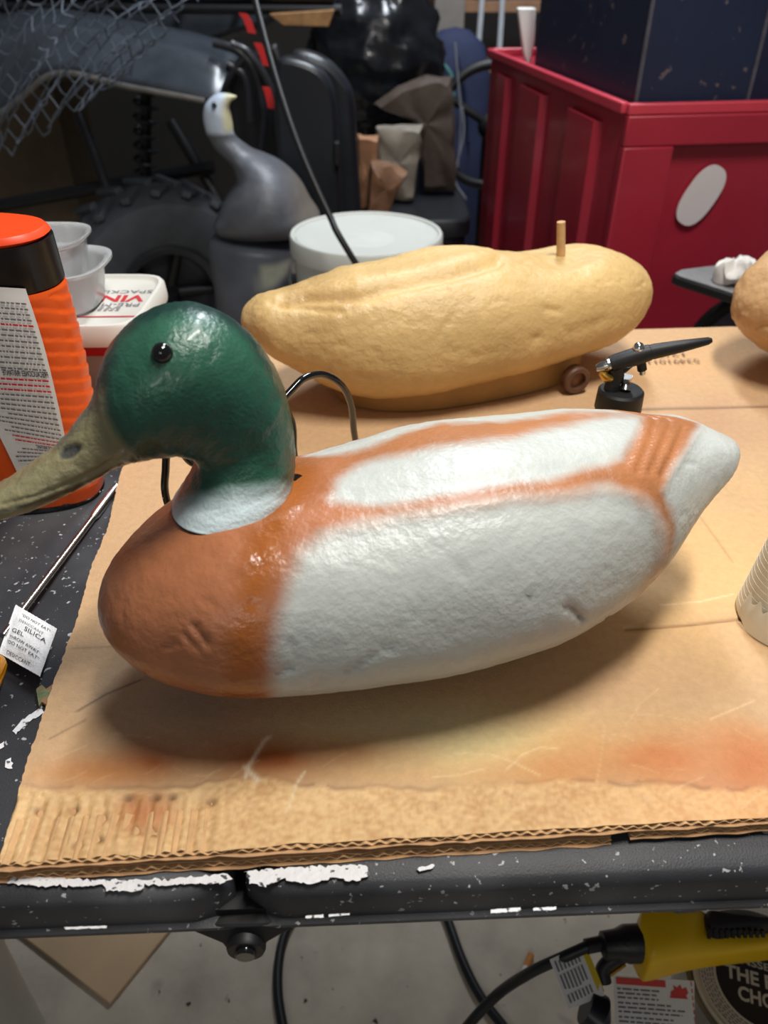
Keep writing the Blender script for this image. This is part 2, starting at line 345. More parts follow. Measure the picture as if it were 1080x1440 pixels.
# a thin skirt gives the liner its thickness
V = flat.tolist(); k0 = len(V)
fr = [i*NV for i in range(NU)]; le = list(range(NV))
for i in fr: p = flat[i]; V.append((p[0], p[1], p[2]-.0006))
tf += [(fr[i], fr[i+1], k0+i+1, k0+i) for i in range(NU-1)]
k1 = len(V)
for i in le: p = flat[i]; V.append((p[0], p[1], ZB-.0046))
tf += [(le[i], k1+i, k1+i+1, le[i+1]) for i in range(NV-1)]
cc = np.vstack([col, col[fr], col[le]])
m_card = M('kraft_cardboard', (196, 160, 118), .62, var=.09, vs=160, bump=.15, bs=500, attr=True)
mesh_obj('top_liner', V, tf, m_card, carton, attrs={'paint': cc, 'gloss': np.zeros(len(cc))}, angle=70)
ex = FR_d/np.linalg.norm(FR_d); ey = np.array([-ex[1], ex[0], 0])
def flutes(name, o, W, z0, z1, pitch=.0078, depth=.028, parent=carton, ph=0):
    zc = (z0+z1)/2; A = (z1-z0)/2-.0004; n = int(W/pitch*10); xs = np.linspace(0, W, n); V = []
    for x in xs:
        z = zc+A*math.sin(x/pitch*2*math.pi+ph)
        j = noise.noise(Vector((x*90, ph, 0)))*.0012
        for b in (j, depth):
            for dz in (-.0003, .0003): V.append(np.array([o[0], o[1], 0])+ex*x+ey*b+np.array([0, 0, z+dz]))
    Fc = []
    for i in range(n-1):
        a, b = i*4, i*4+4
        Fc += [(a, b, b+1, a+1), (a+1, b+1, b+3, a+3), (a, a+2, b+2, b)]
    mesh_obj(name, V, Fc, m_card_flute, parent)
def liner(name, o, W, D, z0, z1, parent=carton, mat=m_card_edge):
    n = 160; V = []
    for x in np.linspace(0, W, n):
        j = noise.noise(Vector((x*70, z0*900, 0)))*.0016
        for b in (j, D):
            for z in (z0, z1): V.append(np.array([o[0], o[1], z])+ex*x+ey*b)
    Fc = []
    for i in range(n-1):
        a, b = i*4, i*4+4; Fc += [(a, b, b+1, a+1), (a+1, b+1, b+3, a+3), (a, a+2, b+2, b), (a+2, a+3, b+3, b+2)]
    Fc += [(0, 1, 3, 2), (4*n-4, 4*n-2, 4*n-1, 4*n-3)]
    mesh_obj(name, V, Fc, mat, parent, smooth=False)
flutes('top_fluting', FL+ex*.001-ey*.0012, 1.14, ZB-.0042, ZB-.0010)
liner('bottom_liner', FL-ey*.0028, 1.14, .69, ZB-.0048, ZB-.0042)
fo = P(-6, 1230, TZ+.004); fe = P(860, 1180, TZ+.004); W2 = np.dot(fe-fo, ex)
liner('flap_top_liner', fo, W2, .5, TZ+.0040, TZ+.0046); flutes('flap_fluting', fo-ey*.0014, W2, TZ+.0007, TZ+.0040, ph=1); liner('flap_bottom_liner', fo-ey*.003, W2, .5, TZ+.0002, TZ+.0007)
fo3 = P(886, 1169, TZ+.008)
liner('flap_top_liner', fo3, .6, .5, TZ+.0070, TZ+.0076); flutes('flap_fluting', fo3-ey*.0014, .6, TZ+.0040, TZ+.0070, ph=2); liner('flap_bottom_liner', fo3-ey*.003, .6, .5, TZ+.0034, TZ+.0040)
lettering('stamped_number', [('53491011', 0, 0, .0105, .064), ('12/7', .012, -.019, .010, .034)], plane_map(P(981, 506)-np.array([0, 0, -.0012]), (-1, -.05, 0), (.05, -1, 0), .0006), M('stamp_ink', (128, 100, 84), .8, var=.2), carton)

# ------------------------------------------------------------------ decoy bodies
KN = np.array([0, .08, .2, .35, .5, .65, .8, .9, 1.0])
def herm(vals, s):
    vals = np.asarray(vals); m = np.gradient(vals, KN); i = np.clip(np.searchsorted(KN, s)-1, 0, len(KN)-2); h = KN[i+1]-KN[i]; t = (s-KN[i])/h
    return ((1+2*t)*(1-t)**2*vals[i]+t*(1-t)**2*h*m[i]+t*t*(3-2*t)*vals[i+1]+t*t*(t-1)*h*m[i+1])
class Decoy:
    """a carved body: ring sections along an axis, rolled a little about that axis"""
    def __init__(s, ox, oy, phi, L, w, zt, zb, roll=0, k=1.0, ns=230, nt=150):
        s.o = np.array([ox, oy])*k; s.L = L*k; s.w = np.array(w)*k; s.zt = .41-(.41-np.array(zt))*k; s.zb = .41-(.41-np.array(zb))*k
        s.a = np.array([math.cos(phi), math.sin(phi), 0]); s.n = np.array([-math.sin(phi), math.cos(phi), 0]); s.roll = roll
        s.S = (1-np.cos(np.linspace(0, np.pi, ns)))/2; s.TH = np.linspace(0, 2*np.pi, nt, endpoint=False); s.ns, s.nt = ns, nt
    def at(s, S, TH):
        W, A, B = herm(s.w, S), herm(s.zt, S), herm(s.zb, S)
        c0 = np.where(S > .2, 1, np.sqrt(np.clip(1-(1-S/.2)**2, 0, 1))); c1 = np.where(1-S > .06, 1, np.sqrt(np.clip(1-(1-(1-S)/.06)**2, 0, 1)))
        cap = c0*c1; zm = B+(A-B)*.46; ce, se = np.cos(TH), np.sin(TH); e = .85
        cx = np.sign(ce)*abs(ce)**e; sx = np.sign(se)*abs(se)**e
        lat = W*cap*cx; z = zm+np.where(sx > 0, A-zm, zm-B)*sx*cap
        return S*s.L, lat, z
    def world(s, x, lat, z):
        zc = .05; r = s.roll; l2 = lat*math.cos(r)+(z-zc)*math.sin(r); z2 = zc+(z-zc)*math.cos(r)-lat*math.sin(r)
        return np.stack([s.o[0]+x*s.a[0]+l2*s.n[0], s.o[1]+x*s.a[1]+l2*s.n[1], ZB+z2], -1)
    def grid(s, near=-1):
        S, TH = np.meshgrid(s.S, s.TH, indexing='ij'); x, lat, z = s.at(S, TH); X = s.world(x, lat, z); Xn = s.world(x, near*abs(lat), z)
        f = [(i*s.nt+j, (i+1)*s.nt+j, (i+1)*s.nt+(j+1) % s.nt, i*s.nt+(j+1) % s.nt) for i in range(s.ns-1) for j in range(s.nt)]
        return X.reshape(-1, 3), pix(Xn).reshape(-1, 2), f, S.ravel(), (lat*np.sign(near)).ravel()
    def carve(s, X, d):                     # move along the outward normal by d
        A = X.reshape(s.ns, s.nt, 3); du = np.gradient(A, axis=0); dv = np.roll(A, -1, 1)-np.roll(A, 1, 1); n = np.cross(du, dv); l = np.linalg.norm(n, axis=-1, keepdims=True); n = n/np.maximum(l, 1e-12)
        c = A.mean(1, keepdims=True); sg = np.sign(((A-c)*n).sum(-1, keepdims=True)); return (A+n*sg*d.reshape(s.ns, s.nt, 1)).reshape(-1, 3)
MW = [0.0836, 0.0846, 0.0886, 0.0981, 0.103, 0.0965, 0.0729, 0.0482, 0.0343]
MT = [0.1254, 0.1337, 0.1426, 0.1485, 0.1572, 0.1546, 0.151, 0.1401, 0.1269]
MBt = [0.0326, 0.0256, 0.0171, 0.0096, 0.0069, 0.0133, 0.0376, 0.0757, 0.1129]
D = Decoy(-.1775, .3475, .2984, .4571, MW, MT, MBt, math.radians(12.8))
X, pn, fc, S_, lat_ = D.grid(-1)
c1 = nz(X, 30, 5); c2 = nz(X, 120, 6); c3 = nz(X, 12, 8)
wig = (c1*9+c2*5)[:, None]; pw = pn+np.hstack([wig, -wig])
back = [(463, 700), (473, 676), (500, 657), (540, 644), (600, 632), (660, 622), (720, 611), (780, 600), (850, 588), (905, 582), (900, 600), (893, 618), (880, 640), (850, 655), (790, 668), (720, 678), (650, 690), (580, 703), (520, 712)]
flank = [(385, 985), (383, 930), (392, 870), (405, 820), (425, 775), (455, 750), (500, 738), (560, 728), (640, 714), (720, 702), (790, 694), (850, 690), (890, 696), (915, 712), (929, 738), (932, 765), (925, 795), (905, 832), (900, 900), (700, 1010), (380, 1100)]
tail = [(988, 585), (966, 628), (945, 659), (931, 690), (943, 716), (951, 742), (945, 773), (926, 815), (900, 860), (960, 900), (1200, 700), (1100, 500), (1000, 540)]
wht = np.maximum.reduce([soft(sd(pw, back), 16), soft(sd(pw, flank), 30), soft(sd(pw, tail), 12)])
brown = lin(166, 106, 72); orange = lin(168, 110, 70)
k = np.clip((pn[:, 0]-430)/120, 0, 1)[:, None]; bc = brown*(1-k)+orange*k
bc = bc*(1+.18*c3[:, None]+.12*c1[:, None])
wet = soft(sd(pw, [(352, 740), (372, 690), (420, 640), (450, 660), (432, 705), (400, 750), (382, 800), (368, 850), (362, 990), (312, 990), (318, 905), (338, 850)]), 30)
bc = bc*(1-wet[:, None]*.85)+lin(152, 86, 34)*wet[:, None]*.85
wc = lin(186, 190, 185)*(1+.05*c3[:, None]); fade = soft(-sd(pw, flank)-26, 40)*(soft(sd(pw, flank), 6))
bcol = bc*(1-wht[:, None])+wc*wht[:, None]
dep = c2*.0004+c1*.0007+nz(X, 300, 9)*.00018
for ln, wd, d in [([(905, 590), (893, 625), (880, 655)], 4, .0028), ([(925, 588), (912, 625), (897, 662)], 4, .0028), ([(945, 592), (930, 630), (915, 665)], 4, .0028), ([(962, 600), (948, 635), (932, 668)], 4, .0026), ([(985, 603), (966, 632), (944, 664), (930, 692)], 5, -.0016),
                  ([(470, 700), (560, 690), (700, 672), (820, 655), (880, 640)], 9, .0012), ([(455, 748), (560, 728), (720, 702), (850, 690), (900, 700), (930, 745), (930, 790)], 10, -.0016),
                  ([(272, 880), (290, 905)], 5, .0022), ([(258, 892), (280, 915)], 4, .0015), ([(230, 910), (250, 906)], 3, .0014), ([(285, 845), (300, 850)], 3, .0014), ([(392, 948), (412, 940)], 3, .0016), ([(485, 945), (528, 921), (560, 908)], 2.5, .0016),
                  ([(798, 853), (812, 862), (820, 872)], 4, .003), ([(452, 955), (447, 966)], 4, .0024), ([(622, 944), (622, 936)], 3, .002), ([(640, 790), (652, 812)], 6, .0012), ([(690, 725), (700, 728)], 4, .0014), ([(744, 838), (748, 842)], 3, .0022), ([(626, 650), (632, 652)], 3, .002), ([(560, 880), (590, 868)], 2.5, .0014), ([(850, 830), (880, 812)], 3, .001),
                  ([(350, 850), (362, 852)], 4, .0012), ([(340, 800), (352, 785)], 6, -.0014), ([(395, 735), (408, 715)], 8, -.0016)]:
    dep -= np.exp(-(dl(pn, ln)/wd)**2)*d
for _ in range(70):
    cx, cy = rng.uniform(160, 1000), rng.uniform(600, 970); a = rng.uniform(-.5, .1); ll = rng.uniform(2, 16)
    dep -= np.exp(-(dl(pn, [(cx, cy), (cx+ll*math.cos(a), cy+ll*math.sin(a))])/2.2)**2)*rng.uniform(.0004, .0013)
pit = np.exp(-(dl(pn, [(798, 853), (812, 862), (820, 872)])/3)**2)*(c2 > 0)*.6
bcol = bcol*(1-pit[:, None])+lin(120, 108, 92)*pit[:, None]
X = D.carve(X, dep)
neck = D.world(*[np.array(q) for q in D.at(np.array(.2), np.array(math.pi/2))])
mallard = thing('mallard_decoy', (*(D.o+D.a[:2]*D.L*.45), ZB), 'painted drake mallard decoy with glossy green head, brown breast and white flanks', 'duck decoy')
m_decoy = M('airbrushed_paint', (200, 200, 200), .36, var=.05, vs=70, bump=.2, bs=240, attr=True)
bodyo = mesh_obj('body', X, fc, m_decoy, mallard, attrs={'paint': np.clip(bcol, 0, 1), 'gloss': wet*.92}, angle=180)
# bottom board under the body
def keel(Dc, s0, s1, kw, z0, z1, mat, parent, n=40):
    lo = []; up = []
    ss = np.linspace(s0, s1, n); wv = herm(Dc.w, ss)*kw*np.sqrt(np.clip(1-((ss-(s0+s1)/2)/((s1-s0)/2))**4, 0, 1)+1e-4)
    ring = [(s, -w_) for s, w_ in zip(ss, wv)]+[(s, w_) for s, w_ in zip(ss[::-1], wv[::-1])]
    pt = [np.array([Dc.o[0], Dc.o[1], 0])+Dc.a*s*Dc.L+Dc.n*l for s, l in ring]
    return G().prism([p+np.array([0, 0, ZB+z0]) for p in pt], (0, 0, z1-z0)).build('bottom_board', mat, parent, angle=50)
keel(D, .25, .7, .42, .001, .03, M('dark_bottom_board', (60, 46, 36), .7), mallard)

# ------------------------------------------------------------------ lofts from outline ribs
def rib_loft(ribs, pt, nrm, hw, n=40, m=110, e=.92, cap0=.0, cap1=.5):
    """ribs: pairs of outline pixels lying in the plane (pt, nrm); hw: half thickness across that plane (m)"""
    nrm = np.asarray(nrm, float); nrm = nrm/np.linalg.norm(nrm)
    A = np.array([HP(*r[0], pt, nrm) for r in ribs]); B = np.array([HP(*r[1], pt, nrm) for r in ribs])
    A = smooth_path(A, m); B = smooth_path(B, m); W = np.clip(smooth_path(np.array([[h, 0, 0] for h in hw]), m)[:, 0], .0005, None)
    c = (A+B)/2; hv = (B-A)/2; t = np.linspace(0, 2*np.pi, n, endpoint=False); ct, st = np.cos(t), np.sin(t)
    ct = np.sign(ct)*abs(ct)**e; st = np.sign(st)*abs(st)**e
    X = c[:, None]+hv[:, None]*ct[None, :, None]+nrm*(W[:, None]*st[None])[..., None]
    nr = -nrm if np.dot(nrm, pt-CAM) > 0 else nrm
    Xn = c[:, None]+hv[:, None]*ct[None, :, None]+nr*(W[:, None]*abs(st)[None])[..., None]
    f = [(i*n+j, i*n+(j+1) % n, (i+1)*n+(j+1) % n, (i+1)*n+j) for i in range(m-1) for j in range(n)]
    f += [list(range(n))[::-1], [(m-1)*n+j for j in range(n)]]
    return X.reshape(-1, 3), pix(Xn).reshape(-1, 2), f, np.repeat(np.linspace(0, 1, m), n), c, hv, W, nr

# mallard head
hy = .2984-.05; hn = np.array([-math.sin(hy), math.cos(hy), 0]); rr = math.radians(9.0); hn = hn*math.cos(rr)-np.array([0, 0, 1])*math.sin(rr)
ribs = [((240, 716), (404, 694)), ((247, 704), (410, 672)), ((258, 686), (413, 650)), ((270, 664), (413, 618)), ((274, 648), (408, 578)), ((268, 639), (396, 536)), ((258, 635), (366, 487)), ((245, 634), (326, 449)), ((232, 634), (277, 429)), ((218, 635), (229, 431)),
        ((204, 638), (186, 453)), ((192, 642), (155, 485)), ((182, 646), (138, 522)), ((170, 652), (130, 556)), ((152, 661), (111, 589)), ((126, 675), (80, 625)), ((96, 688), (48, 651)), ((56, 704), (16, 674)), ((16, 716), (-14, 693)), ((-14, 722), (-30, 706)), ((-24, 720), (-32, 712))]
hw = [.046, .044, .040, .036, .035, .037, .039, .041, .042, .0425, .041, .036, .028, .022, .020, .0205, .022, .0235, .022, .014, .004]
npt = neck
X, pn, fc, sv, cH, hv, WH, nr = rib_loft(ribs, npt, hn, hw, n=72, m=200, e=.9)
c1 = nz(X, 40, 11); c2 = nz(X, 160, 12); c3 = nz(X, 420, 13)
wig = (c1*6+c2*3)[:, None]; pw = pn+np.hstack([wig, wig])
green = lin(42, 86, 68)*(1+.25*c1+.15*c2)[:, None]
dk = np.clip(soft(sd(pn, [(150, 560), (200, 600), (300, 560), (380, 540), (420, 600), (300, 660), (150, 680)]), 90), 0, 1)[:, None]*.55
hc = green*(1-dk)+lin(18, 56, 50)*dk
base = np.clip((pw[:, 1]-(684-.12*(pw[:, 0]-300)))/34, 0, 1)[:, None]; hc = hc*(1-base)+lin(212, 230, 234)*base
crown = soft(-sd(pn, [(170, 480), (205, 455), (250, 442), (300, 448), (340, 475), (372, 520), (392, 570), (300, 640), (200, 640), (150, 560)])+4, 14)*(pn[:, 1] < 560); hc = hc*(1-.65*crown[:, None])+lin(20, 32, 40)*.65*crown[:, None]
bill = soft(sd(pw, [(128, 545), (140, 540), (150, 556), (154, 586), (163, 612), (175, 626), (188, 642), (190, 665), (60, 740), (-80, 760), (-80, 640), (60, 620)]), 14)
bl = lin(134, 128, 96)*(1+.2*c1+.12*c2)[:, None]; rim = np.exp(-(dl(pn, [(186, 648), (160, 660), (120, 680), (80, 697), (40, 710), (0, 719), (-30, 722)])/4)**2)[:, None]*.75; bl = bl*(1-rim)+lin(28, 28, 22)*rim
ridge = np.exp(-(dl(pn, [(137, 530), (131, 556), (112, 588), (84, 622)])/9)**2)[:, None]*.6; bl = bl*(1-ridge)+lin(70, 76, 78)*ridge
hc = hc*(1-bill[:, None])+bl*bill[:, None]
nos = soft((((pn[:, 0]-98)*.91-(pn[:, 1]-635)*.42)/17)**2+(((pn[:, 0]-98)*.42+(pn[:, 1]-635)*.91)/9)**2-1, .5); hc = hc*(1-.8*nos[:, None])+lin(48, 54, 66)*.8*nos[:, None]
hc = np.where((sv < .007)[:, None], lin(12, 12, 12), hc)
# dimpled carving and the bill's lower groove
A = X.reshape(200, 72, 3); ctr = A.mean(1, keepdims=True); nv = (A-ctr)/np.maximum(np.linalg.norm(A-ctr, axis=-1, keepdims=True), 1e-9)
dep = c2*.0007+c3*.0004+c1*.0006-nos*.002-np.exp(-(dl(pn, [(175, 640), (140, 660), (100, 679), (50, 698), (0, 711)])/3)**2)*.0014+np.exp(-(((pn[:, 0]-260)/60)**2+((pn[:, 1]-545)/45)**2))*.002
dep[sv < .01] = 0
X = (A+nv*dep.reshape(200, 72, 1)).reshape(-1, 3)
m_head = M('glossy_head_paint', (30, 80, 60), .36, var=.06, vs=90, bump=.22, bs=420, attr=True, coat=.18)
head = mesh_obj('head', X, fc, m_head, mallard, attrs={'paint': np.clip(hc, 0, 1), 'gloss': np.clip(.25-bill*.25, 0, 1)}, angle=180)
# eye sits on the near cheek; its twin on the far cheek
ej = np.argmin(((pix(A.reshape(-1, 3))-np.array([227, 493]))**2).sum(1)+1e6*((A.reshape(-1, 3)-ctr.repeat(72, 1).reshape(-1, 3))@nr < 0)); ep = A.reshape(-1, 3)[ej]
for sgn in (1, -1):
    q = ep if sgn > 0 else ep-2*nr*np.dot(ep-npt, nr)
    G().ball(q+nr*sgn*.0005, .0056, 24, 16).build('eye', m_gloss_black, head)
pb = HP(413, 683, npt+nr*.004, hn); G().cyl(pb-np.array([0, 0, .006]), pb+np.array([.003, 0, .006]), .0042).build('neck_peg', M('peg_dark', (20, 14, 10), .9, spec=.1), mallard)

# ------------------------------------------------------------------ tan primed decoy behind
TW = [0.0737, 0.0757, 0.08, 0.0893, 0.0942, 0.0892, 0.0688, 0.0468, 0.0353]
TT = [0.1593, 0.1582, 0.158, 0.1591, 0.165, 0.1594, 0.1566, 0.1503, 0.1431]
TB = [0.0621, 0.0564, 0.0494, 0.0425, 0.0368, 0.033, 0.043, 0.0727, 0.1042]
D2 = Decoy(.2907, .8504, 3.4761, .4516, TW, TT, TB, math.radians(-5.0), k=1.075)
X, pn, fc, S_, lat_ = D2.grid(1)
c1 = nz(X, 25, 21); c2 = nz(X, 110, 22); c3 = nz(X, 9, 23)
tc = lin(200, 168, 112)*(1+.10*c3+.08*c1+.05*c2)[:, None]
gl = soft(sd(pn, [(395, 400), (470, 392), (505, 430), (480, 445), (420, 425)]), 25)
glue = gl*np.clip(.5+c2*2, 0, 1); tc = tc*(1-.35*gl[:, None])+lin(160, 124, 86)*.35*gl[:, None]
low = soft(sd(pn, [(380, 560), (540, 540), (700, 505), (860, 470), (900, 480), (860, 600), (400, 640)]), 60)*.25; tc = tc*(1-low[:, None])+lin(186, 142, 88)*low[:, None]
dep = c2*.0007+c1*.0013+c3*.0015
for ln, wd, d in [([(400, 424), (430, 418), (505, 418), (560, 405), (640, 386), (700, 368)], 8, .0075), ([(505, 398), (560, 390), (640, 370), (690, 356)], 16, -.004), ([(470, 445), (560, 425), (650, 405)], 14, -.002), ([(380, 425), (480, 440)], 6, .0025), ([(770, 348), (790, 352), (806, 350)], 26, .008), ([(772, 360), (800, 366), (840, 354)], 10, .002),
                  ([(770, 434), (785, 437)], 4, .0035), ([(752, 478), (760, 474)], 4, .003), ([(660, 505), (700, 495)], 3, .0015), ([(610, 480), (640, 440)], 4, .0012), ([(800, 470), (850, 450)], 5, .0012)]:
    dep -= np.exp(-(dl(pn, ln)/wd)**2)*d
for _ in range(50):
    cx, cy = rng.uniform(380, 900), rng.uniform(360, 550); a = rng.uniform(-.6, .1); ll = rng.uniform(2, 26)
    dep -= np.exp(-(dl(pn, [(cx, cy), (cx+ll*math.cos(a), cy+ll*math.sin(a))])/2.4)**2)*rng.uniform(.0005, .0016)
X = D2.carve(X, dep)
tan = thing('primed_decoy', (*(D2.o+D2.a[:2]*D2.L*.45), ZB), 'headless tan primed duck decoy with a wooden dowel in its neck', 'duck decoy')
m_prime = M('tan_primer', (200, 164, 98), .48, var=.05, vs=60, bump=.3, bs=200, attr=True)
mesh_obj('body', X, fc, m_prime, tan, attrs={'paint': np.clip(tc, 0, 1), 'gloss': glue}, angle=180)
keel(D2, .16, .80, .66, .001, .050, M('primed_board', (160, 120, 66), .6, var=.15, bump=.2), tan)
dq = Q(792, 350, D2.o[1]-.03); G().cyl(dq-np.array([0, 0, .02]), Q(789, 312, D2.o[1]-.03), .0052, .0048).build('dowel', M('dowel_wood', (196, 156, 110), .7, var=.2, vs=60), tan)

# third decoy at the right edge
D3 = Decoy(.405, .835, .22, .46, np.array(MW)*.95, np.array(MT)*1.0+.015, np.array(MBt)*.7+.006, math.radians(3), ns=120, nt=90)
X, pn, fc, S_, lat_ = D3.grid(-1)
c1 = nz(X, 28, 31); c2 = nz(X, 110, 32); c3 = nz(X, 9, 33)
dep = c2*.0012+c1*.003+c3*.003
for ln, wd, d in [([(1058, 470), (1070, 480), (1085, 490)], 4, .003), ([(1062, 462), (1080, 458)], 4, .003), ([(1078, 520), (1085, 530)], 5, .003)]: dep -= np.exp(-(dl(pn, ln)/wd)**2)*d
X = D3.carve(X, dep); tc = lin(188, 148, 104)*(1+.2*c3+.12*c1+.06*c2)[:, None]
dec3 = thing('rough_decoy', (*(D3.o+D3.a[:2]*D3.L*.45), ZB), 'rough unsanded tan duck decoy body lying beyond the airbrush handle', 'duck decoy')
mesh_obj('body', X, fc, m_prime, dec3, attrs={'paint': np.clip(tc, 0, 1), 'gloss': np.zeros(len(tc))}, angle=180)
keel(D3, .2, .75, .5, .001, .03, MATS['primed_board'], dec3)

# ------------------------------------------------------------------ airbrush with jar
AY = .63
def aq(u, v): return Q(u, v, AY)
ab = thing('airbrush', (*aq(874, 560)[:2], ZB), 'black airbrush with chrome trigger standing on its capped paint jar', 'airbrush')
m_matte = M('matte_black_metal', (30, 30, 32), .5, .3, var=.1)
jc = aq(874, 547); jz = jc[2]
G().lathe([(.0, 0), (.017, 0), (.0185, .004), (.0185, jz-ZB-.026), (.0165, jz-ZB-.020), (.0, jz-ZB-.020)], (jc[0], jc[1], ZB+.0005), 36).build('jar', M('jar_glass', (200, 190, 180), .1, trans=.7, var=0), ab)
G().lathe([(.0, -.021), (.0205, -.021), (.0212, -.019), (.0205, -.002), (.0185, 0), (.0, 0)], (jc[0], jc[1], jz), 40).build('jar_cap', m_matte, ab)
G().cyl((jc[0]+.002, jc[1]-.004, jz), aq(880, 540), .0052, .0042).cyl(aq(880, 540), aq(880, 530), .0042, .006).build('jar_fitting', m_steel, ab)
G().tube([aq(859, 512), aq(868, 509), aq(895, 501), aq(914, 495.5)], [.0072, .0076, .0082, .0072], 24).build('barrel', m_matte, ab)
G().tube([aq(914, 495.5), aq(921, 494), aq(960, 486.5), aq(996, 479.5), aq(1001, 478.6)], [.0066, .0068, .0054, .0034, .002], 24).build('handle', m_matte, ab)
G().tube([aq(866, 516), aq(868, 528), aq(862, 538), aq(860, 548)], [.0068, .0062, .0066, .0074], 18).tube([aq(866, 522), aq(878, 520), aq(892, 506)], [.0048, .003, .004], 14).build('stem', m_matte, ab)
G().tube([aq(861, 511.5), aq(855, 513.4), aq(854, 513.5), aq(849, 515), aq(848.5, 515), aq(842, 517), aq(838, 518.2)], [.0052, .0058, .0036, .0034, .0046, .0038, .0026], 20).build('nozzle', m_steel, ab)
G().tube([aq(851, 508), aq(853, 514)], [.0022, .003], 12).build('nozzle_prong', m_steel, ab)
G().tube([aq(846, 524), aq(852, 529), aq(860, 531)], [.003, .0055, .005], 16).build('fluid_tip', m_brass, ab)
tr = G().ball(aq(898, 489.5), .0052, 20, 12).cyl(aq(898, 490), aq(899, 500), .0028).build('trigger', M('chrome', (225, 225, 225), .06, 1, var=0), ab)
G().cyl(aq(901, 505), aq(903, 520), .0042, .0042).build('air_valve', m_matte, ab); G().cyl(aq(903, 519), aq(903.5, 526), .0028, .0026).build('air_port', m_steel, ab)

# brown knob under the tan decoy's chest
kb = P(806, 553); kn_c = kb+np.array([0, .004, .0165])
kn = thing('wooden_disc', (kb[0], kb[1], ZB), 'small round brown wooden disc beneath the tan decoy chest', 'disc')
G().lathe([(.010, -.006), (.0145, -.006), (.0162, -.004), (.0162, .006), (.0145, .008), (.010, .008), (.010, -.006)], kn_c, 32, axis=(.35, -1, .05), cap=False).build('rim', M('dark_wood', (92, 62, 44), .5, var=.2), kn)
G().lathe([(.0, -.002), (.0098, -.002), (.0104, .001), (.0, .004)], kn_c, 28, axis=(.35, -1, .05)).build('hub', M('mid_wood', (128, 88, 60), .5, var=.2), kn)

# black air hose looping behind the head
hz = [P(520, 640), Q(505, 640, .62), Q(498, 608, .61), Q(494, 570, .60), Q(480, 541, .59), Q(455, 527, .58), Q(428, 532, .565), Q(406, 553, .55), Q(370, 590, .53), Q(310, 612, .515), Q(262, 612, .505), Q(238, 628, .50), Q(233, 660, .50), Q(235, 705, .50), Q(250, 745, .51)]
hz[0] = np.array([hz[1][0]+.01, .62, ZB+.004]); hz[-1] = np.array([hz[-2][0]+.01, .50, ZB+.003])
tag(G().tube(smooth_path(hz, 140), .0031, 12).build('air_hose', m_gloss_black), 'glossy black air hose arching up behind the green head', 'hose')
hz = [np.array([-.16, .53, ZB+.0035]), Q(300, 655, .51), Q(272, 652, .505), Q(257, 636, .50), Q(252, 615, .50), Q(300, 575, .52), Q(380, 560, .535), Q(409, 590, .54), Q(413, 630, .54), Q(414, 670, .54), np.array([-.095, .56, ZB+.0035])]
tag(G().tube(smooth_path(hz, 110), .0029, 12).build('power_cable', m_gloss_black), 'thin black cable looped low behind the neck of the green head', 'cable')

# telescoped masking tape roll at the right edge
tb = P(1108, 868); tr_ = thing('tape_roll', (tb[0], tb[1], ZB), 'roll of cream masking tape with a torn loose end on the cardboard', 'tape')
m_tape = M('masking_tape', (236, 230, 212), .6, var=.05); m_tape2 = M('tape_face', (240, 232, 205), .7, var=.05, vs=90)
R0 = .038; prof = [(R0-.001, 0), (R0, .003)]
for i in range(14): prof += [(R0-.0005*i, .004+.0052*i), (R0-.0005*i-.0004, .004+.0052*(i+1))]
zt = prof[-1][1]; prof += [(R0-.014, zt+.002), (.014, zt+.002), (.013, zt), (.013, 0), (R0-.001, 0)]
G().lathe(prof[:-5]+[(R0-.0085, zt+.001)], (tb[0], tb[1], ZB), 72, cap=False).build('tape_side', m_tape, tr_, angle=25)
G().lathe([(R0-.0085, zt+.001), (R0-.011, zt+.0018), (.0145, zt+.0018), (.0135, zt), (.0135, 0)], (tb[0], tb[1], ZB), 72, cap=False).build('tape_face', m_tape2, tr_)
V = []; nn = 40
for i in range(nn):
    a = math.radians(185+i*85/nn); tp = .026+.003*math.sin(i*.9)+.004*noise.noise(Vector((i*.4, 0, 0))); bt = .001+.010*max(0, 1-i/9)**1.5
    for z, r in ((bt, R0+.0035), ((bt+tp)/2, R0+.003), (tp, R0+.0006)): V.append((tb[0]+r*math.cos(a), tb[1]+r*math.sin(a), ZB+z))
mesh_obj('loose_end', V, grid_faces(nn, 3), m_tape, tr_)

# ------------------------------------------------------------------ orange bottle
BY = .62
bot = thing('cleaner_bottle', (Q(10, 690, BY)[0], BY, TZ), 'orange cleaner bottle with black collar and upside-down white printed label', 'bottle')
bx = bot.location.x
m_orange = M('orange_plastic', (226, 88, 26), .34, var=.05, bump=.06, bs=200); m_cap = M('orange_cap', (236, 72, 26), .35, var=.03)
edge = [(135, 700), (143, 686), (144, 668), (141, 640), (135, 600), (127, 555), (116, 502), (102, 446), (90, 404), (86, 397)]
pr = []
for u, v in edge: q = Q(u, v, BY); pr.append((q[0]-bx, max(q[2], TZ+.001)))
pr[0] = (pr[1][0]-.004, TZ+.001)
zz = np.linspace(pr[0][1], pr[-1][1], 150); hw_ = np.interp(zz, [p[1] for p in pr], [p[0] for p in pr])
def bot_surface(z, ang):
    a = np.interp(z, zz, hw_); r1 = a*np.sign(np.cos(ang))*abs(np.cos(ang))**.7; r2 = .44*a*np.sign(np.sin(ang))*abs(np.sin(ang))**.8
    return r1, r2
nA = 96; V = []
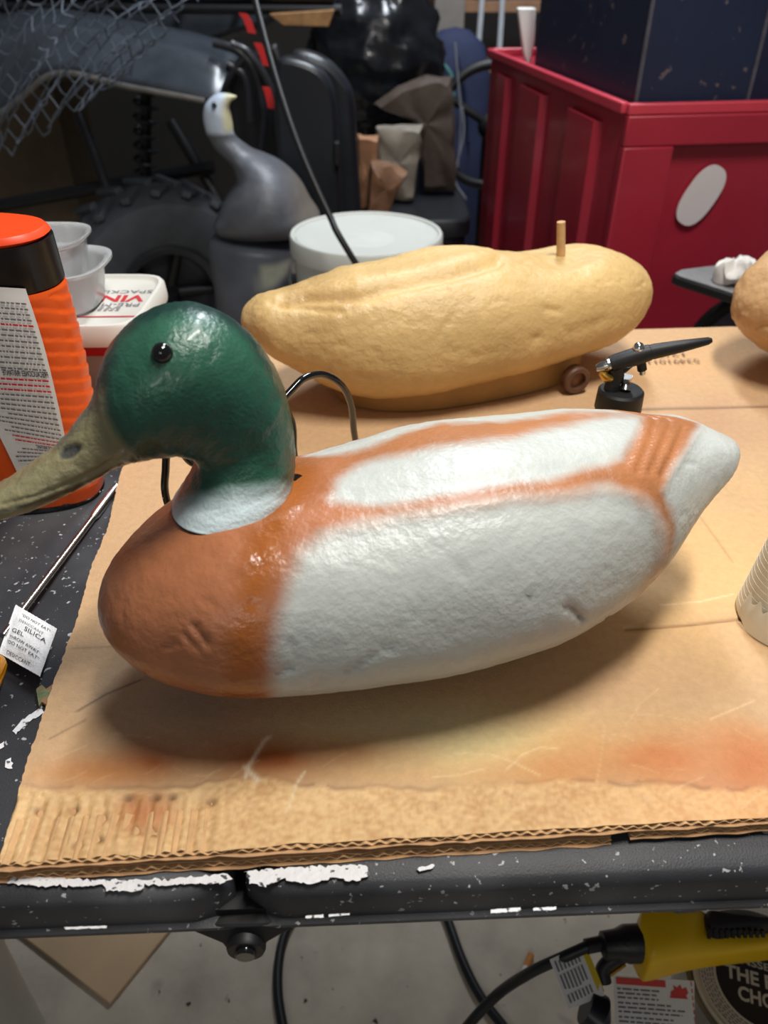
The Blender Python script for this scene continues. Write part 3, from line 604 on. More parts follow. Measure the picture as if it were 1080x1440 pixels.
for z, a in zip(zz, hw_):
    t = (z-zz[0])/(zz[-1]-zz[0])
    for ang in np.linspace(0, 2*np.pi, nA, endpoint=False):
        x, y = bot_surface(z, ang); side = max(0, abs(math.cos(ang))-.62)/.38
        ph_ = (z/.0125+math.sin(ang)*1.6) % 1; rid = (-.0015*(1-ph_)**2 if .22 < t < .985 else 0)*min(1, side*3)
        grv = -.0022*math.exp(-((abs(math.cos(ang))-.66)/.035)**2)*(1 if ang > math.pi else 0)
        k = 1+(rid+grv)/max(a, .01); V.append((bx+x*k, BY+y*k, z))
n = len(zz); Fc = [(i*nA+j, i*nA+(j+1) % nA, (i+1)*nA+(j+1) % nA, (i+1)*nA+j) for i in range(n-1) for j in range(nA)]+[list(range(nA))[::-1], [(n-1)*nA+j for j in range(nA)]]
bb = mesh_obj('body', V, Fc, m_orange, bot, angle=60)
q1, q0_ = Q(86, 394, BY), Q(68, 333, BY); zt_ = Q(66, 319, BY)[2]
G().lathe([(q1[0]-bx-.004, q1[2]-.004), (q1[0]-bx+.0005, q1[2]), (q0_[0]-bx+.001, q0_[2]), (q0_[0]-bx-.006, q0_[2]+.001)], (bx, BY, 0), 72, sy=.45, sq=2.5).build('collar', M('collar_black', (14, 14, 16), .32, var=0), bot)
c0 = q0_[0]-bx; G().lathe([(c0-.003, q0_[2]+.0005), (c0, q0_[2]+.003), (c0-.001, zt_-.003), (c0-.004, zt_), (0, zt_+.001)], (bx, BY, 0), 72, sy=.45, sq=2.5).build('cap', m_cap, bot)
G().lathe([(0, .0), (pr[1][0]-.003, .0), (pr[1][0]+.001, .002), (pr[1][0]-.001, .006), (0, .006)], (bx, BY, TZ), 64, sy=.46, sq=2.6).build('foot', m_gloss_black, bot)
def on_bottle(p, eps=.0012):                       # photo pixel -> front face of the bottle
    out = []
    for u, v in p:
        y = BY-.05
        for _ in range(12):
            q = Q(u, v, y); a = np.interp(q[2], zz, hw_); k = min(.97, abs(q[0]-bx)/a); s = (1-k**(2/.7))**(.5*.8) if k > 0 else 1
            y = BY-.44*a*s
        q = Q(u, v, y-eps); out.append(q)
    return np.array(out)
lt = np.linspace(0, 1, 26); Lr = smooth_path([(36, 406, 0), (60, 480, 0), (78, 552, 0), (93, 622, 0), (98, 655, 0)], 26)[:, :2]; Ll = smooth_path([(-95, 398, 0), (-70, 470, 0), (-38, 545, 0), (-5, 605, 0), (26, 668, 0)], 26)[:, :2]
V = []
for i in range(26):
    for s in np.linspace(0, 1, 24): V.append(Ll[i]*(1-s)+Lr[i]*s)
lab = mesh_obj('label', on_bottle(V), grid_faces(26, 24), m_paper, bb, angle=80)
lab['label'] = 'white printed label'
def lab_map(p):                                    # x: 0..1 across from the right, y: 0..1 down the label, lettering is upside down
    i = np.clip(p[:, 1], 0, 1)*25; L_ = np.stack([np.interp(i, range(26), Ll[:, 0]), np.interp(i, range(26), Ll[:, 1])], -1); R_ = np.stack([np.interp(i, range(26), Lr[:, 0]), np.interp(i, range(26), Lr[:, 1])], -1)
    s = np.clip(1-p[:, 0], 0, 1)[:, None]; return on_bottle(L_*(1-s)+R_*s, .0020)
rr_ = random.Random(5)
ys = [y for y in np.arange(.07, .95, .0265) if not (.395 < y < .43 or .80 < y < .835)]
red = [y for y in ys if .17 < y < .19 or .43 < y < .50 or .745 < y < .80]
dashes('printed_lines', word_rows(.05, .97, [y for y in ys if y not in red and y > .20], .0095, .02, .07, .014, rr_, .3)+word_rows(.05, .5, [y for y in ys if y <= .20 and y not in red], .009, .02, .06, .014, rr_, .3), lab_map, m_grey_ink, bot)
dashes('printed_lines', word_rows(.05, .93, red, .0095, .02, .08, .012, rr_, .2), lab_map, m_red_ink, bot)
def up_map(y0, sc):                                 # rotated lettering: baseline above the glyph tops
    return lambda p: lab_map(np.stack([.04+p[:, 0]*sc, y0-p[:, 1]*sc*.85], -1))
lettering('printed_words', [('PRECAUCIONES: IRRITANTE', 0, 0, 1.0, 15.5, .02)], up_map(.428, .034), m_ink, bot)
lettering('printed_words', [('CAUTION: EYE IRRITANT', 0, 0, 1.0, 13.0, .02)], up_map(.832, .034), m_ink, bot)

# ------------------------------------------------------------------ spackle tub and plastic bowls
tub = thing('spackle_tub', (-.325, .815, TZ), 'square white spackling tub with red lettering on its lid', 'tub')
cx, cy, hx, zl = -.331, .815, .080, .850
G().lathe([(.0, 0), (.046, 0), (.050, .004), (.072, zl-TZ-.022), (.0, zl-TZ-.022)], (cx, cy, TZ+.0005), 64, sq=6).build('body', M('tub_plastic', (172, 172, 172), .4, var=.05), tub)
G().lathe([(.0735, -.034), (.0752, -.034), (.0762, -.023), (.074, -.023)], (cx, cy, zl), 64, sq=6, cap=False).build('red_band', M('red_print', (178, 40, 52), .45, var=.05), tub)
ld_ = G().lathe([(.074, -.022), (.0805, -.022), (.0812, -.018), (.080, -.003), (.078, 0), (.0745, 0), (.072, -.003), (.070, -.0045), (0, -.0045)], (cx, cy, zl), 72, sq=6, cap=False).build('lid', m_white_plastic, tub)
lm = plane_map((cx+.067, cy+.010, zl-.0045), (-1, -.03, 0), (.03, -1, 0))
lettering('lid_lettering', [('VINYL', 0, -.010, .019, .082, .03)], lm, m_red_ink, ld_)
lettering('lid_lettering', [('PRE-MIXED', .002, .013, .011, .075, .0), ('SPACKLING', -.004, -.026, .010, .082, .0)], lm, m_grey_ink, ld_)
dashes('lid_lettering', [(-.012, .050, .12, .053)], lm, m_red_ink, ld_)
dashes('lid_lettering', word_rows(.02, .05, [.026, .030, .034], .0016, .003, .008, .002, rr_), lm, m_grey_ink, ld_)
m_clear = M('cloudy_clear_plastic', (236, 238, 240), .2, trans=.66, var=0, ior=1.35)
def bowl(name, c, r0, r1, h, lip, label, lipz=.003):
    t = .0014
    pr_ = [(0, 0), (r0-.006, 0), (r0, .004), (r1-.004, h-.006), (r1, h-.004), (r1+lip, h-.003), (r1+lip, h), (r1-.001, h), (r1-.005, h-.004), (r0-t, .0055), (r0-.007, t), (0, t)]
    tag(G().lathe(pr_, c, 64, sq=3.0, cap=False).build(name, m_clear, angle=50), label, 'container')
bowl('plastic_bowl', (-.349, .806, zl-.0040), .043, .054, .047, .004, 'clear plastic bowl standing on the spackling tub lid')
bowl('plastic_bowl', (-.355, .806, zl-.0020), .034, .0475, .072, .001, 'clear plastic bowl nested inside another bowl on the tub lid')

# ------------------------------------------------------------------ screwdriver, silica packet, jar, scraps
sdr = thing('screwdriver', (*P(60, 820, TZ)[:2], TZ), 'long screwdriver with steel shaft and amber handle on the black table', 'screwdriver')
a0, a1 = P(14, 882, TZ+.013), P(158, 692, TZ+.003); dd = (a1-a0)/np.linalg.norm(a1-a0)
G().tube([a0-dd*.01, a0+dd*.155], .0029, 16).build('shaft', m_steel, sdr)
G().tube([a0+dd*.15, a0+dd*.156, a0+dd*.2, a0+dd*.206, a1], [.0029, .0042, .0042, .0036, .0030], 18).build('bit_holder', M('light_steel', (214, 212, 206), .3, 1, var=.1), sdr)
m_amber = M('amber_plastic', (226, 150, 16), .15, trans=.25, var=.05)
h0 = P(0, 926, TZ+.0135); V = []; pr_ = [(.004, 0), (.0075, .004), (.0098, .012), (.0120, .022), (.0125, .05), (.0120, .07), (.0125, .085), (.009, .092)]
n = 48; x_, y_, d_ = frame(-dd)
for r, l in pr_:
    for a in np.linspace(0, 2*np.pi, n, endpoint=False): r2 = r*(1-.09*(abs(math.sin(a*3)) < .35)*(l > .008)); V.append(h0-dd*l+r2*(x_*math.cos(a)+y_*math.sin(a)))
Fc = [(i*n+j, i*n+(j+1) % n, (i+1)*n+(j+1) % n, (i+1)*n+j) for i in range(len(pr_)-1) for j in range(n)]+[list(range(n))[::-1], [(len(pr_)-1)*n+j for j in range(n)]]
mesh_obj('handle', V, Fc, m_amber, sdr)
pz = TZ+.019; c00, c10, c11, c01 = (P(22, 850, pz), P(80, 884, pz), P(56, 951, pz-.008), P(-2, 918, pz-.008))
nn = 26; V = []; W_ = []
for i in range(nn):
    for j in range(nn):
        s, t = i/(nn-1), j/(nn-1); q = c00*(1-s)*(1-t)+c10*s*(1-t)+c11*s*t+c01*(1-s)*t
        b = (max(0, math.sin(math.pi*min(1, max(0, (s-.10)/.80))))*max(0, math.sin(math.pi*min(1, max(0, (t-.10)/.80)))))**.5
        zig = .0007*(1 if (i+j) % 2 else -1)*(t < .02 or t > .98)
        q = q+np.array([0, 0, .0028*b+.0004*noise.noise(Vector((s*6, t*6, 1)))+zig*.3]); V.append(q); W_.append(q-np.array([0, 0, .0055*b+.0005]))
pk = thing('silica_packet', (*((c00+c11)/2)[:2], TZ), 'white silica gel desiccant packet lying across the screwdriver shaft', 'packet')
k = len(V); Fg = grid_faces(nn, nn); bd = [i*nn for i in range(nn)]+[(nn-1)*nn+j for j in range(1, nn)]+[i*nn+nn-1 for i in range(nn-2, -1, -1)]+[j for j in range(nn-2, 0, -1)]
mesh_obj('pouch', V+W_, [q[::-1] for q in Fg]+[[i+k for i in q] for q in Fg]+[(bd[i], bd[(i+1) % len(bd)], bd[(i+1) % len(bd)]+k, bd[i]+k) for i in range(len(bd))], M('packet_paper', (232, 232, 234), .6, var=.03, bump=.2, bs=500), pk, angle=60)
Vg = np.array(V).reshape(nn, nn, 3)
def pk_map(p):                                      # x, y in 0..1 across / down the packet
    out = []
    for s, t in p:
        a, b = min(max(s, 0), .999)*(nn-1), min(max(t, 0), .999)*(nn-1); i, j = int(a), int(b); fa, fb = a-i, b-j
        out.append(Vg[i, j]*(1-fa)*(1-fb)+Vg[i+1, j]*fa*(1-fb)+Vg[i+1, j+1]*fa*fb+Vg[i, j+1]*(1-fa)*fb+np.array([0, -.0002, .0006]))
    return np.array(out)
def pk_txt(x, y, h): return lambda p: pk_map(np.stack([x+p[:, 0], y-p[:, 1]*.85], -1))
for s, x, y, h, wd in [('"DO NOT EAT"', .22, .15, .07, .68), ('DESICCANT', .22, .28, .06, .58), ('SILICA', .40, .40, .10, .50), ('GEL', .14, .53, .10, .30), ('THROW AWAY', .12, .655, .07, .72), ('"DO NOT EAT"', .10, .76, .07, .78), ('DESICCANT', .18, .94, .075, .56)]:
    lettering('printed_words', [(s, 0, 0, h, wd)], pk_txt(x, y, h), m_ink if h > .065 else m_grey_ink, pk)
jq = P(-26, 792, TZ)
jr = thing('small_jar', (jq[0], jq[1], TZ), 'small clear jar at the table end beside the screwdriver', 'jar')
G().lathe([(0, 0), (.0145, 0), (.0165, .003), (.0165, .030), (.014, .034), (0, .034)], (jq[0], jq[1], TZ+.0005), 40).build('glass', M('jar_clear', (196, 190, 182), .15, trans=.5, var=0), jr)
G().lathe([(0, 0), (.0150, 0), (.0155, .002), (.0150, .012), (0, .0125)], (jq[0], jq[1], TZ+.0345), 40).build('lid', m_white_plastic, jr)
lf = [P(u, v, TZ+.0015) for u, v in [(52, 972), (60, 966), (66, 972), (76, 965), (74, 980), (68, 985), (70, 996), (60, 990), (56, 996), (54, 984)]]
tag(G().prism(lf, (0, 0, .0025)).build('leaf_scrap', M('green_brown_scrap', (112, 122, 84), .8, var=.5, vs=200, spots=[((150, 112, 78), 120, .5, .1)])), 'torn green and brown paper scrap beside the cardboard edge', 'scrap')

# ================================================================== things beyond the table
# ------------------------------------------------------------------ red steel job box
m_red = M('red_enamel', (152, 34, 52), .38, var=.10, vs=6, coat=.2); m_red_lip = M('red_lip', (186, 58, 74), .35, var=.06)
ZR = CAM[2]-.20
r0 = P(884, 145, ZR); rphi = math.radians(8.0); RX = np.array([math.cos(rphi), math.sin(rphi), 0]); RY = np.array([-math.sin(rphi), math.cos(rphi), 0])
def rl(a, b, z): return np.array([r0[0], r0[1], 0])+RX*a+RY*b+TU*z
RD, RWd = .92, 1.1
jb = thing('job_box', (*rl(RWd/2, RD/2, 0)[:2], 0), 'large red steel job box with ribbed side and open top tray', 'tool chest')
g = G(); ax = [RX, RY, TU]
g.box(rl(RWd/2, RD/2+.006, (ZR-.018)/2+.012), (RWd-.012, RD-.012, ZR-.018-.024), ax); g.build('carcass', m_red, jb, bevel=.002)
G().box(rl(RWd/2, RD/2, .012), (RWd-.04, RD-.04, .024), ax).build('plinth', m_soft_black, jb)
def rim_seg(a0, b0, a1, b1):
    p, q = rl(a0, b0, ZR-.009), rl(a1, b1, ZR-.009); d = (q-p)/np.linalg.norm(q-p); nrm = np.cross(TU, d)
    G().box((p+q)/2, (np.linalg.norm(q-p), .014, .018), [d, nrm, TU]).build('tray_lip', m_red_lip, jb, bevel=.003)
rim_seg(0, 0, RWd, 0); rim_seg(0, .008, 0, RD); rim_seg(.008, RD, RWd, RD); rim_seg(RWd, .008, RWd, RD-.008)
# raised ribs on the side
for b0, b1 in ((.12, .26), (.44, .60), (.72, .80)):
    G().prism([rl(.006, b0-.012, .05), rl(-.008, b0, .05), rl(-.008, b1, .05), rl(.006, b1+.012, .05)], TU*(ZR-.05-.045)).build('side_rib', m_red, jb, smooth=False)
# front frame around a recessed panel
G().box(rl(RWd/2, -.002, ZR-.042), (RWd, .016, .048), ax).build('front_header', m_red, jb, bevel=.003)
G().box(rl(.045, -.001, (ZR-.066)/2+.012), (.09, .022, ZR-.066-.024), ax).build('front_stile', m_red, jb, bevel=.003)
G().box(rl(RWd-.045, -.001, (ZR-.066)/2+.012), (.09, .022, ZR-.066-.024), ax).build('front_stile', m_red, jb, bevel=.003)
# plain die-cut sticker stand-in on the panel
so = HP(985, 275, rl(0, .005, 0), RY); e1 = np.array(RX)*math.cos(math.radians(62))+TU*math.sin(math.radians(62)); e2 = -np.array(RX)*math.sin(math.radians(62))+TU*math.cos(math.radians(62))
pts = []
for a in np.linspace(0, 2*math.pi, 40, endpoint=False): pts.append(so+e1*.054*np.sign(math.cos(a))*abs(math.cos(a))**.8+e2*.031*np.sign(math.sin(a))*abs(math.sin(a))**.8-RY*.0030)
st = tag(G().prism(pts, RY*.003).build('sticker', M('sticker_vinyl', (206, 200, 202), .4, var=.04)), 'plain pale oval sticker on the red job box front', 'sticker')

# black speaker box standing in the tray
m_bbox = M('worn_black_box', (26, 34, 58), .45, var=.2, vs=8, bump=.15, bs=200, spots=[((90, 80, 82), 45, .65, .06)])
m_edge = M('worn_edge', (74, 74, 84), .5, var=.3, vs=60)
def cabinet(name, a0, a1, b0, b1, h, label):
    z0 = ZR-.0175; t = thing(name, (*rl((a0+a1)/2, (b0+b1)/2, 0)[:2], z0), label, 'box')
    G().box(rl((a0+a1)/2, (b0+b1)/2, z0+h/2), (a1-a0, b1-b0, h), ax).build('shell', m_bbox, t, bevel=.004)
    for a in (a0, a1): G().box(rl(a, b0, z0+h/2), (.007, .007, h-.002), ax).build('corner_trim', m_edge, t, bevel=.002)
    G().box(rl((a0+a1)/2, b0-.001, z0+h-.04), (.10, .006, .03), ax).build('handle_plate', m_soft_black, t, bevel=.002)
cabinet('speaker_cabinet', .022, .222, .022, .60, .46, 'black scuffed cabinet standing on the red job box corner')
cabinet('speaker_cabinet', .245, .52, .10, .60, .42, 'dark navy cabinet further along the red job box top')
wq = Q(742, 52, 2.15)
V = [Q(732, -30, 2.15), Q(758, -30, 2.15), Q(756, 20, 2.15), Q(750, 50, 2.15), Q(744, 52, 2.15), Q(740, 35, 2.15)]
V = [np.array([p[0], p[1], p[2]]) for p in V]; zlow = min(p[2] for p in V); dz_ = zlow-(ZR-.0175)
tag(G().prism([p-np.array([0, 0, dz_]) for p in V], (0, .03, 0)).build('paper_sleeve', m_paper, bevel=.004), 'white folded paper sleeve tucked behind the scuffed black cabinet', 'paper')

# ------------------------------------------------------------------ office chair with a tray laid on it
m_mesh = M('grey_mesh_fabric', (92, 88, 104), .8, var=.3, vs=300, bump=.4, bs=900); m_mat = M('grey_rubber_mat', (128, 128, 130), .75, var=.15, vs=80, bump=.2, bs=500)
cb = Q(1040, 447, 1.20)
ch = thing('office_chair', (cb[0]+.1, 1.2, 0), 'black office chair with grey mesh backrest beside the red job box', 'chair')
zt0 = .722; V = []; xs0 = cb[0]-.062
outl = [(math.copysign(abs(math.cos(a))**.55, math.cos(a)), math.copysign(abs(math.sin(a))**.55, math.sin(a))) for a in np.linspace(0, 2*math.pi, 56, endpoint=False)]
cxx, czz, hxx, hzz = xs0+.23, .50, .23, .222
G().prism([(cxx+x*hxx*.95, 1.19+.04*x*x, czz+z*hzz*.95) for x, z in outl], (0, .012, 0)).build('backrest', m_mesh, ch)
g = G(); ring = [(cxx+x*hxx, 1.192+.04*x*x, czz+z*hzz) for x, z in outl]; g.tube(ring+[ring[0]], .012, 10); g.build('back_frame', m_soft_black, ch)
G().ball((cxx, 1.07, .45), (.20, .15, .04), 32, 12).build('seat', m_mesh, ch)
G().cyl((cxx, 1.10, .08), (cxx, 1.10, .43), .028).build('gas_column', m_soft_black, ch); G().tube(smooth_path([(cxx, 1.10, .41), (cxx, 1.24, .40), (cxx, 1.225, .52)], 12), .018).build('back_bracket', m_soft_black, ch)
for k in range(5):
    a = 2*math.pi*k/5+.3; e = np.array([cxx+.2*math.cos(a), 1.10+.2*math.sin(a), .06])
    lg = G().cyl((cxx, 1.10, .09), e, .022, .014).build('base_leg', m_soft_black, ch); G().lathe([(0, -.012), (.024, -.012), (.026, 0), (.024, .012), (0, .012)], e-np.array([0, 0, .033]), 20, axis=(math.sin(a), -math.cos(a), 0)).build('caster', m_soft_black, lg)
zt1 = .738
poly = [P(946, 384, zt1+.014), P(955, 379, zt1+.014), P(1010, 372, zt1+.014), P(1120, 360, zt1+.014), P(1120, 432, zt1+.014), P(1062, 426, zt1+.014), P(1034, 414, zt1+.014), P(990, 400, zt1+.014), P(952, 388, zt1+.014)]
ty = thing('tool_tray', (*np.mean(poly, 0)[:2], zt1-.002), 'pointed black tray with grey rubber mat resting on the office chair', 'tray')
cpt = np.mean(poly, 0)
G().prism([p-np.array([0, 0, .016]) for p in poly[::-1]], (0, 0, .014)).build('tray_body', m_soft_black, ty, bevel=.003)
G().prism([cpt+(p-cpt)*.95-np.array([0, 0, .002]) for p in poly[::-1]], (0, 0, .003)).build('mat', m_mat, ty, bevel=.001)
tq = P(1032, 398, zt1+.015); g = G().ball(tq+np.array([0, 0, .018]), (.036, .026, .022), 40, 24); v = np.array(g.v)
v += np.array([[noise.noise(Vector(p*45))*.012, noise.noise(Vector(p*45+np.array([9, 0, 0])))*.012, noise.noise(Vector(p*60+np.array([0, 9, 0])))*.014] for p in v]); v[:, 2] = np.maximum(v[:, 2], zt1+.0165)
tag(mesh_obj('paper_towel', v, g.f, m_paper, angle=25), 'crumpled white paper towel on the grey tray mat', 'paper towel')

# ------------------------------------------------------------------ white bucket on a crate, black whip pole
bkx, bky, bkz = Q(515, 326, 1.546)
crz = bkz-.372
cr_ = thing('wooden_crate', (bkx, bky, 0), 'wooden slat crate under the white bucket', 'crate')
m_crate = M('crate_wood', (120, 90, 62), .75, var=.25, vs=10)
for sx_ in (-1, 1):
    for sy_ in (-1, 1): G().box((bkx+sx_*.15, bky+sy_*.15, crz/2), (.035, .035, crz), None).build('corner_post', m_crate, cr_, bevel=.002)
for k in range(4):
    z = .04+k*(crz-.08)/3
    for sg in (-1, 1):
        G().box((bkx, bky+sg*.174, z), (.35, .012, .06)).build('slat', m_crate, cr_, bevel=.001); G().box((bkx+sg*.174, bky, z), (.012, .33, .06)).build('slat', m_crate, cr_, bevel=.001)
for k in range(4): G().box((bkx-.135+k*.09, bky, crz+.006), (.08, .35, .012)).build('top_board', m_crate, cr_, bevel=.001)
crz += .0125
bk = thing('plastic_bucket', (bkx, bky, crz), 'white plastic bucket with lid behind the tan decoy', 'bucket')
m_bucket = M('bucket_plastic', (196, 198, 192), .4, var=.05, vs=8)
hb = bkz-crz
G().lathe([(0, 0), (.126, 0), (.13, .004), (.143, hb-.045), (.143, hb-.012), (.138, hb-.004), (0, hb-.02)], (bkx, bky, crz), 72).build('body', m_bucket, bk)
G().lathe([(.1445, hb-.034), (.1495, hb-.036), (.151, hb-.03), (.1505, hb-.004), (.148, hb), (.144, hb-.001), (.141, hb-.008), (.138, hb-.013), (0, hb-.014)], (bkx, bky, crz), 80, cap=False).build('lid', M('bucket_lid', (204, 206, 200), .35, var=.05), bk)
for s_ in (-1, 1): G().lathe([(0, 0), (.012, 0), (.011, .008), (0, .009)], (bkx+s_*.143, bky, crz+hb-.07), 20, axis=(s_, 0, 0)).build('handle_ear', m_bucket, bk)
bh = [(bkx+.153*math.cos(a), bky-.02-.155*math.sin(a), crz+hb-.07-.09*math.sin(a)) for a in np.linspace(0, math.pi, 30)]; G().tube(bh, .0025, 8).build('bail_handle', m_steel, bk)
wp = [Q(353, -30, 1.62), Q(360, 5, 1.58), Q(388, 110, 1.48), Q(420, 205, 1.40), Q(462, 300, 1.34), Q(500, 370, 1.30)]
d_ = (wp[-1]-wp[-2]); t_ = wp[-1][2]/-d_[2]; e_ = wp[-1]+d_*t_; e_[1] = 1.2; e_[2] = .002
wp += [wp[-1]*.5+e_*.5, e_]
tag(G().tube(smooth_path(wp, 90), [.006, .006, .0055, .005], 12).build('whip_pole', m_soft_black), 'long thin black whip pole leaning past the white bucket', 'pole')

# ------------------------------------------------------------------ goose decoy on a second decoy shell
GY = 1.82; gp = np.array([0, GY, 0]); gn = np.array([0, 1., 0])
gr = [((333, 137), (331, 134)), ((326, 142), (318, 131)), ((322, 152), (303, 132)), ((325, 166), (289, 146)), ((327, 178), (286, 165)), ((328, 186), (290, 184)), ((333, 194), (295, 195)), ((343, 202), (305, 210)), ((356, 211), (318, 222)), ((372, 218), (328, 232)), ((390, 227), (333, 250)), ((408, 241), (326, 264)), ((424, 260), (317, 278)), ((436, 282), (309, 297)), ((450, 305), (302, 312)), ((442, 322), (308, 325)), ((405, 332), (335, 332))]
gw = [.004, .012, .024, .034, .036, .036, .036, .040, .048, .065, .085, .105, .12, .13, .125, .09, .03]
X, pn, fc, sv, *_ = rib_loft(gr, gp, gn, gw, n=48, m=120)
c1 = nz(X, 14, 41); c2 = nz(X, 50, 42)
gc = lin(84, 86, 92)*(1+.3*c1+.2*c2)[:, None]; br = np.clip((pn[:, 0]-(pn[:, 1]*.1+370))/30, 0, 1)[:, None]; gc = gc*(1-br*.6)+lin(128, 118, 104)*br*.6
hd = soft(sd(pn+(c1*4)[:, None], [(280, 120), (345, 125), (330, 160), (330, 186), (288, 188), (278, 150)]), 8)[:, None]; gc = gc*(1-hd)+lin(176, 188, 204)*hd
bb_ = soft(sd(pn, [(318, 128), (345, 125), (330, 150), (334, 185), (316, 188), (312, 160)]), 12)[:, None]*hd; gc = gc*(1-bb_)+lin(206, 200, 160)*bb_
gz = float(np.min(X[:, 2]))
goose = thing('goose_decoy', (*np.mean(X, 0)[:2], gz), 'grey goose decoy with pale head stretched up before the black wheel', 'goose decoy')
m_goose = M('goose_paint', (60, 60, 66), .45, var=.1, vs=40, bump=.2, bs=80, attr=True)
gb = mesh_obj('body', X, fc, m_goose, goose, attrs={'paint': np.clip(gc, 0, 1), 'gloss': np.zeros(len(gc))}, angle=180)
for y in (GY-.03,): G().ball(Q(301, 148, GY-.036), .006, 12, 8).build('eye', m_gloss_black, gb)
g2 = [((388, 331), (322, 322)), ((410, 337), (302, 329)), ((424, 350), (295, 345)), ((430, 390), (301, 385)), ((434, 440), (308, 440)), ((430, 520), (315, 520)), ((425, 610), (322, 610))]
X, pn, fc, sv, *_ = rib_loft(g2, np.array([0, GY, 0]), gn, [.08, .11, .12, .13, .13, .12, .11], n=48, m=90)
X[:, 2] = np.where(sv > .75, X[:, 2], X[:, 2]); zmin = X[:, 2].min(); tt_ = np.clip((sv-.5)/.5, 0, 1); X[:, 2] = X[:, 2]*(1-tt_)+(X[:, 2]-zmin+.002)*tt_ if zmin > 0 else np.maximum(X[:, 2], .002)
c1 = nz(X, 14, 44); gc = lin(82, 86, 96)*(1+.35*c1)[:, None]; wpch = soft(sd(pn+(c1*8)[:, None], [(366, 372), (412, 366), (405, 385), (388, 402), (366, 408)]), 10)[:, None]; gc = gc*(1-wpch)+lin(150, 152, 140)*wpch
tag(mesh_obj('decoy_shell', X, fc, m_goose, attrs={'paint': np.clip(gc, 0, 1), 'gloss': np.zeros(len(gc))}, angle=180), 'dark upright goose decoy shell with pale patch under the pale-headed decoy', 'goose decoy')

# ------------------------------------------------------------------ black quad bike
QY = 2.35
atv = thing('quad_bike', (-.65, 2.6, 0), 'dusty black quad bike with broad fender and knobbly tyre', 'quad bike')
m_fend = M('dusty_black_fender', (56, 61, 68), .24, var=.3, vs=9, bump=.05, bs=60); m_rub = M('tyre_rubber', (66, 70, 76), .6, var=.25, vs=20); m_frame = M('frame_black', (18, 19, 22), .45, var=.2)
lo_ = smooth_path([(-80, 250, 0), (-40, 200, 0), (0, 158, 0), (32, 134, 0), (66, 106, 0), (105, 102, 0), (175, 119, 0), (240, 131, 0), (285, 140, 0), (306, 146, 0)], 80); up_ = smooth_path([(-80, 60, 0), (-40, 40, 0), (-10, 26, 0), (30, 16, 0), (80, 14, 0), (140, 22, 0), (215, 36, 0), (285, 50, 0), (338, 72, 0), (356, 96, 0)], 80)
V = []
for a, b in zip(lo_, up_):
    A_, B_ = Q(a[0], a[1], QY-.19), Q(b[0], b[1], QY+.12)
    for t in np.linspace(0, 1, 14): V.append(A_+(B_-A_)*t+np.array([0, -.05, .035])*math.sin(math.pi*t)+np.array([0, -.010, .008])*math.exp(-((t-.42)/.08)**2))
fo_ = mesh_obj('fender', V, grid_faces(80, 14), m_fend, atv, angle=180)
md = fo_.modifiers.new('thickness', 'SOLIDIFY'); md.thickness = .012; md.offset = 0
fl_ = [Q(u, v, QY-.195) for u, v in [(0, 160), (32, 136), (66, 108), (105, 104), (175, 121), (240, 133), (288, 142)]]; G().tube(smooth_path(fl_, 60), .007, 8).build('fender_lip', M('lip_grey', (92, 88, 84), .5, var=.3, vs=40), atv)
hd_ = [Q(u, v, QY+.25) for u, v in [(-40, 60), (-40, -60), (430, -60), (425, -20), (410, 10), (370, 40), (300, 60), (150, 45)]]; G().prism(hd_[::-1], (0, .5, 0)).build('cowl', m_fend, atv, bevel=.02)
# wheel
WC = Q(232, 396, QY+.02); WC[2] = .305; wd = np.array([.42, -.90, 0]); wd /= np.linalg.norm(wd)
tprof = [(.13, -.10), (.17, -.115), (.24, -.125), (.275, -.118), (.293, -.09), (.298, 0), (.293, .09), (.275, .118), (.24, .125), (.17, .115), (.15, .10), (.13, .10)]
tyre = G().lathe(tprof, WC, 72, axis=tuple(wd), cap=False).build('tyre', m_rub, atv, angle=35)
x_, y_, z_ = frame(wd)
for k in range(22):
    for sgn in (-1, 1):
        a = 2*math.pi*(k+.25*sgn)/22; rd = x_*math.cos(a)+y_*math.sin(a); tg = -x_*math.sin(a)+y_*math.cos(a)
        d1 = z_*math.cos(.5*sgn)+tg*math.sin(.5*sgn); d2 = np.cross(rd, d1); G().box(WC+rd*.302+z_*sgn*.062, (.016*1.2, .105, .028), [rd, d1, d2]).build('tread_lug', m_rub, tyre, bevel=.004)
G().lathe([(.0, .03), (.035, .03), (.04, .05), (.10, .045), (.125, .06), (.148, .10), (.155, .106), (.15, .112), (.13, .10)], WC, 60, axis=tuple(wd), cap=False).build('wheel_rim', M('rim_dark', (60, 62, 68), .4, .6, var=.2), atv)
for k in range(5):
    a = 2*math.pi*k/5; rd = x_*math.cos(a)+y_*math.sin(a); G().cyl(WC+rd*.03+z_*.055, WC+rd*.13+z_*.075, .018, .014, 10).build('wheel_spoke', m_frame, atv)
# shock absorber
s0, s1 = Q(205, 110, QY+.12), Q(205, 270, QY+.12)
G().cyl(s0, s1, .016).build('shock_rod', m_frame, atv); hel = [s0+(s1-s0)*t+np.array([math.cos(t*50)*.032, math.sin(t*50)*.032, 0]) for t in np.linspace(.05, .92, 260)]; G().tube(hel, .006, 8).build('shock_spring', M('spring_grey', (52, 54, 60), .4, .3), atv)
for a, b, r in [((-60, 300), (300, 235), .02), ((240, 170), (330, 320), .018), ((110, 160), (160, 290), .016), ((-80, 330), (120, 340), .02)]: G().cyl(Q(*a, QY+.28), Q(*b, QY+.22), r).build('frame_tube', m_frame, atv)
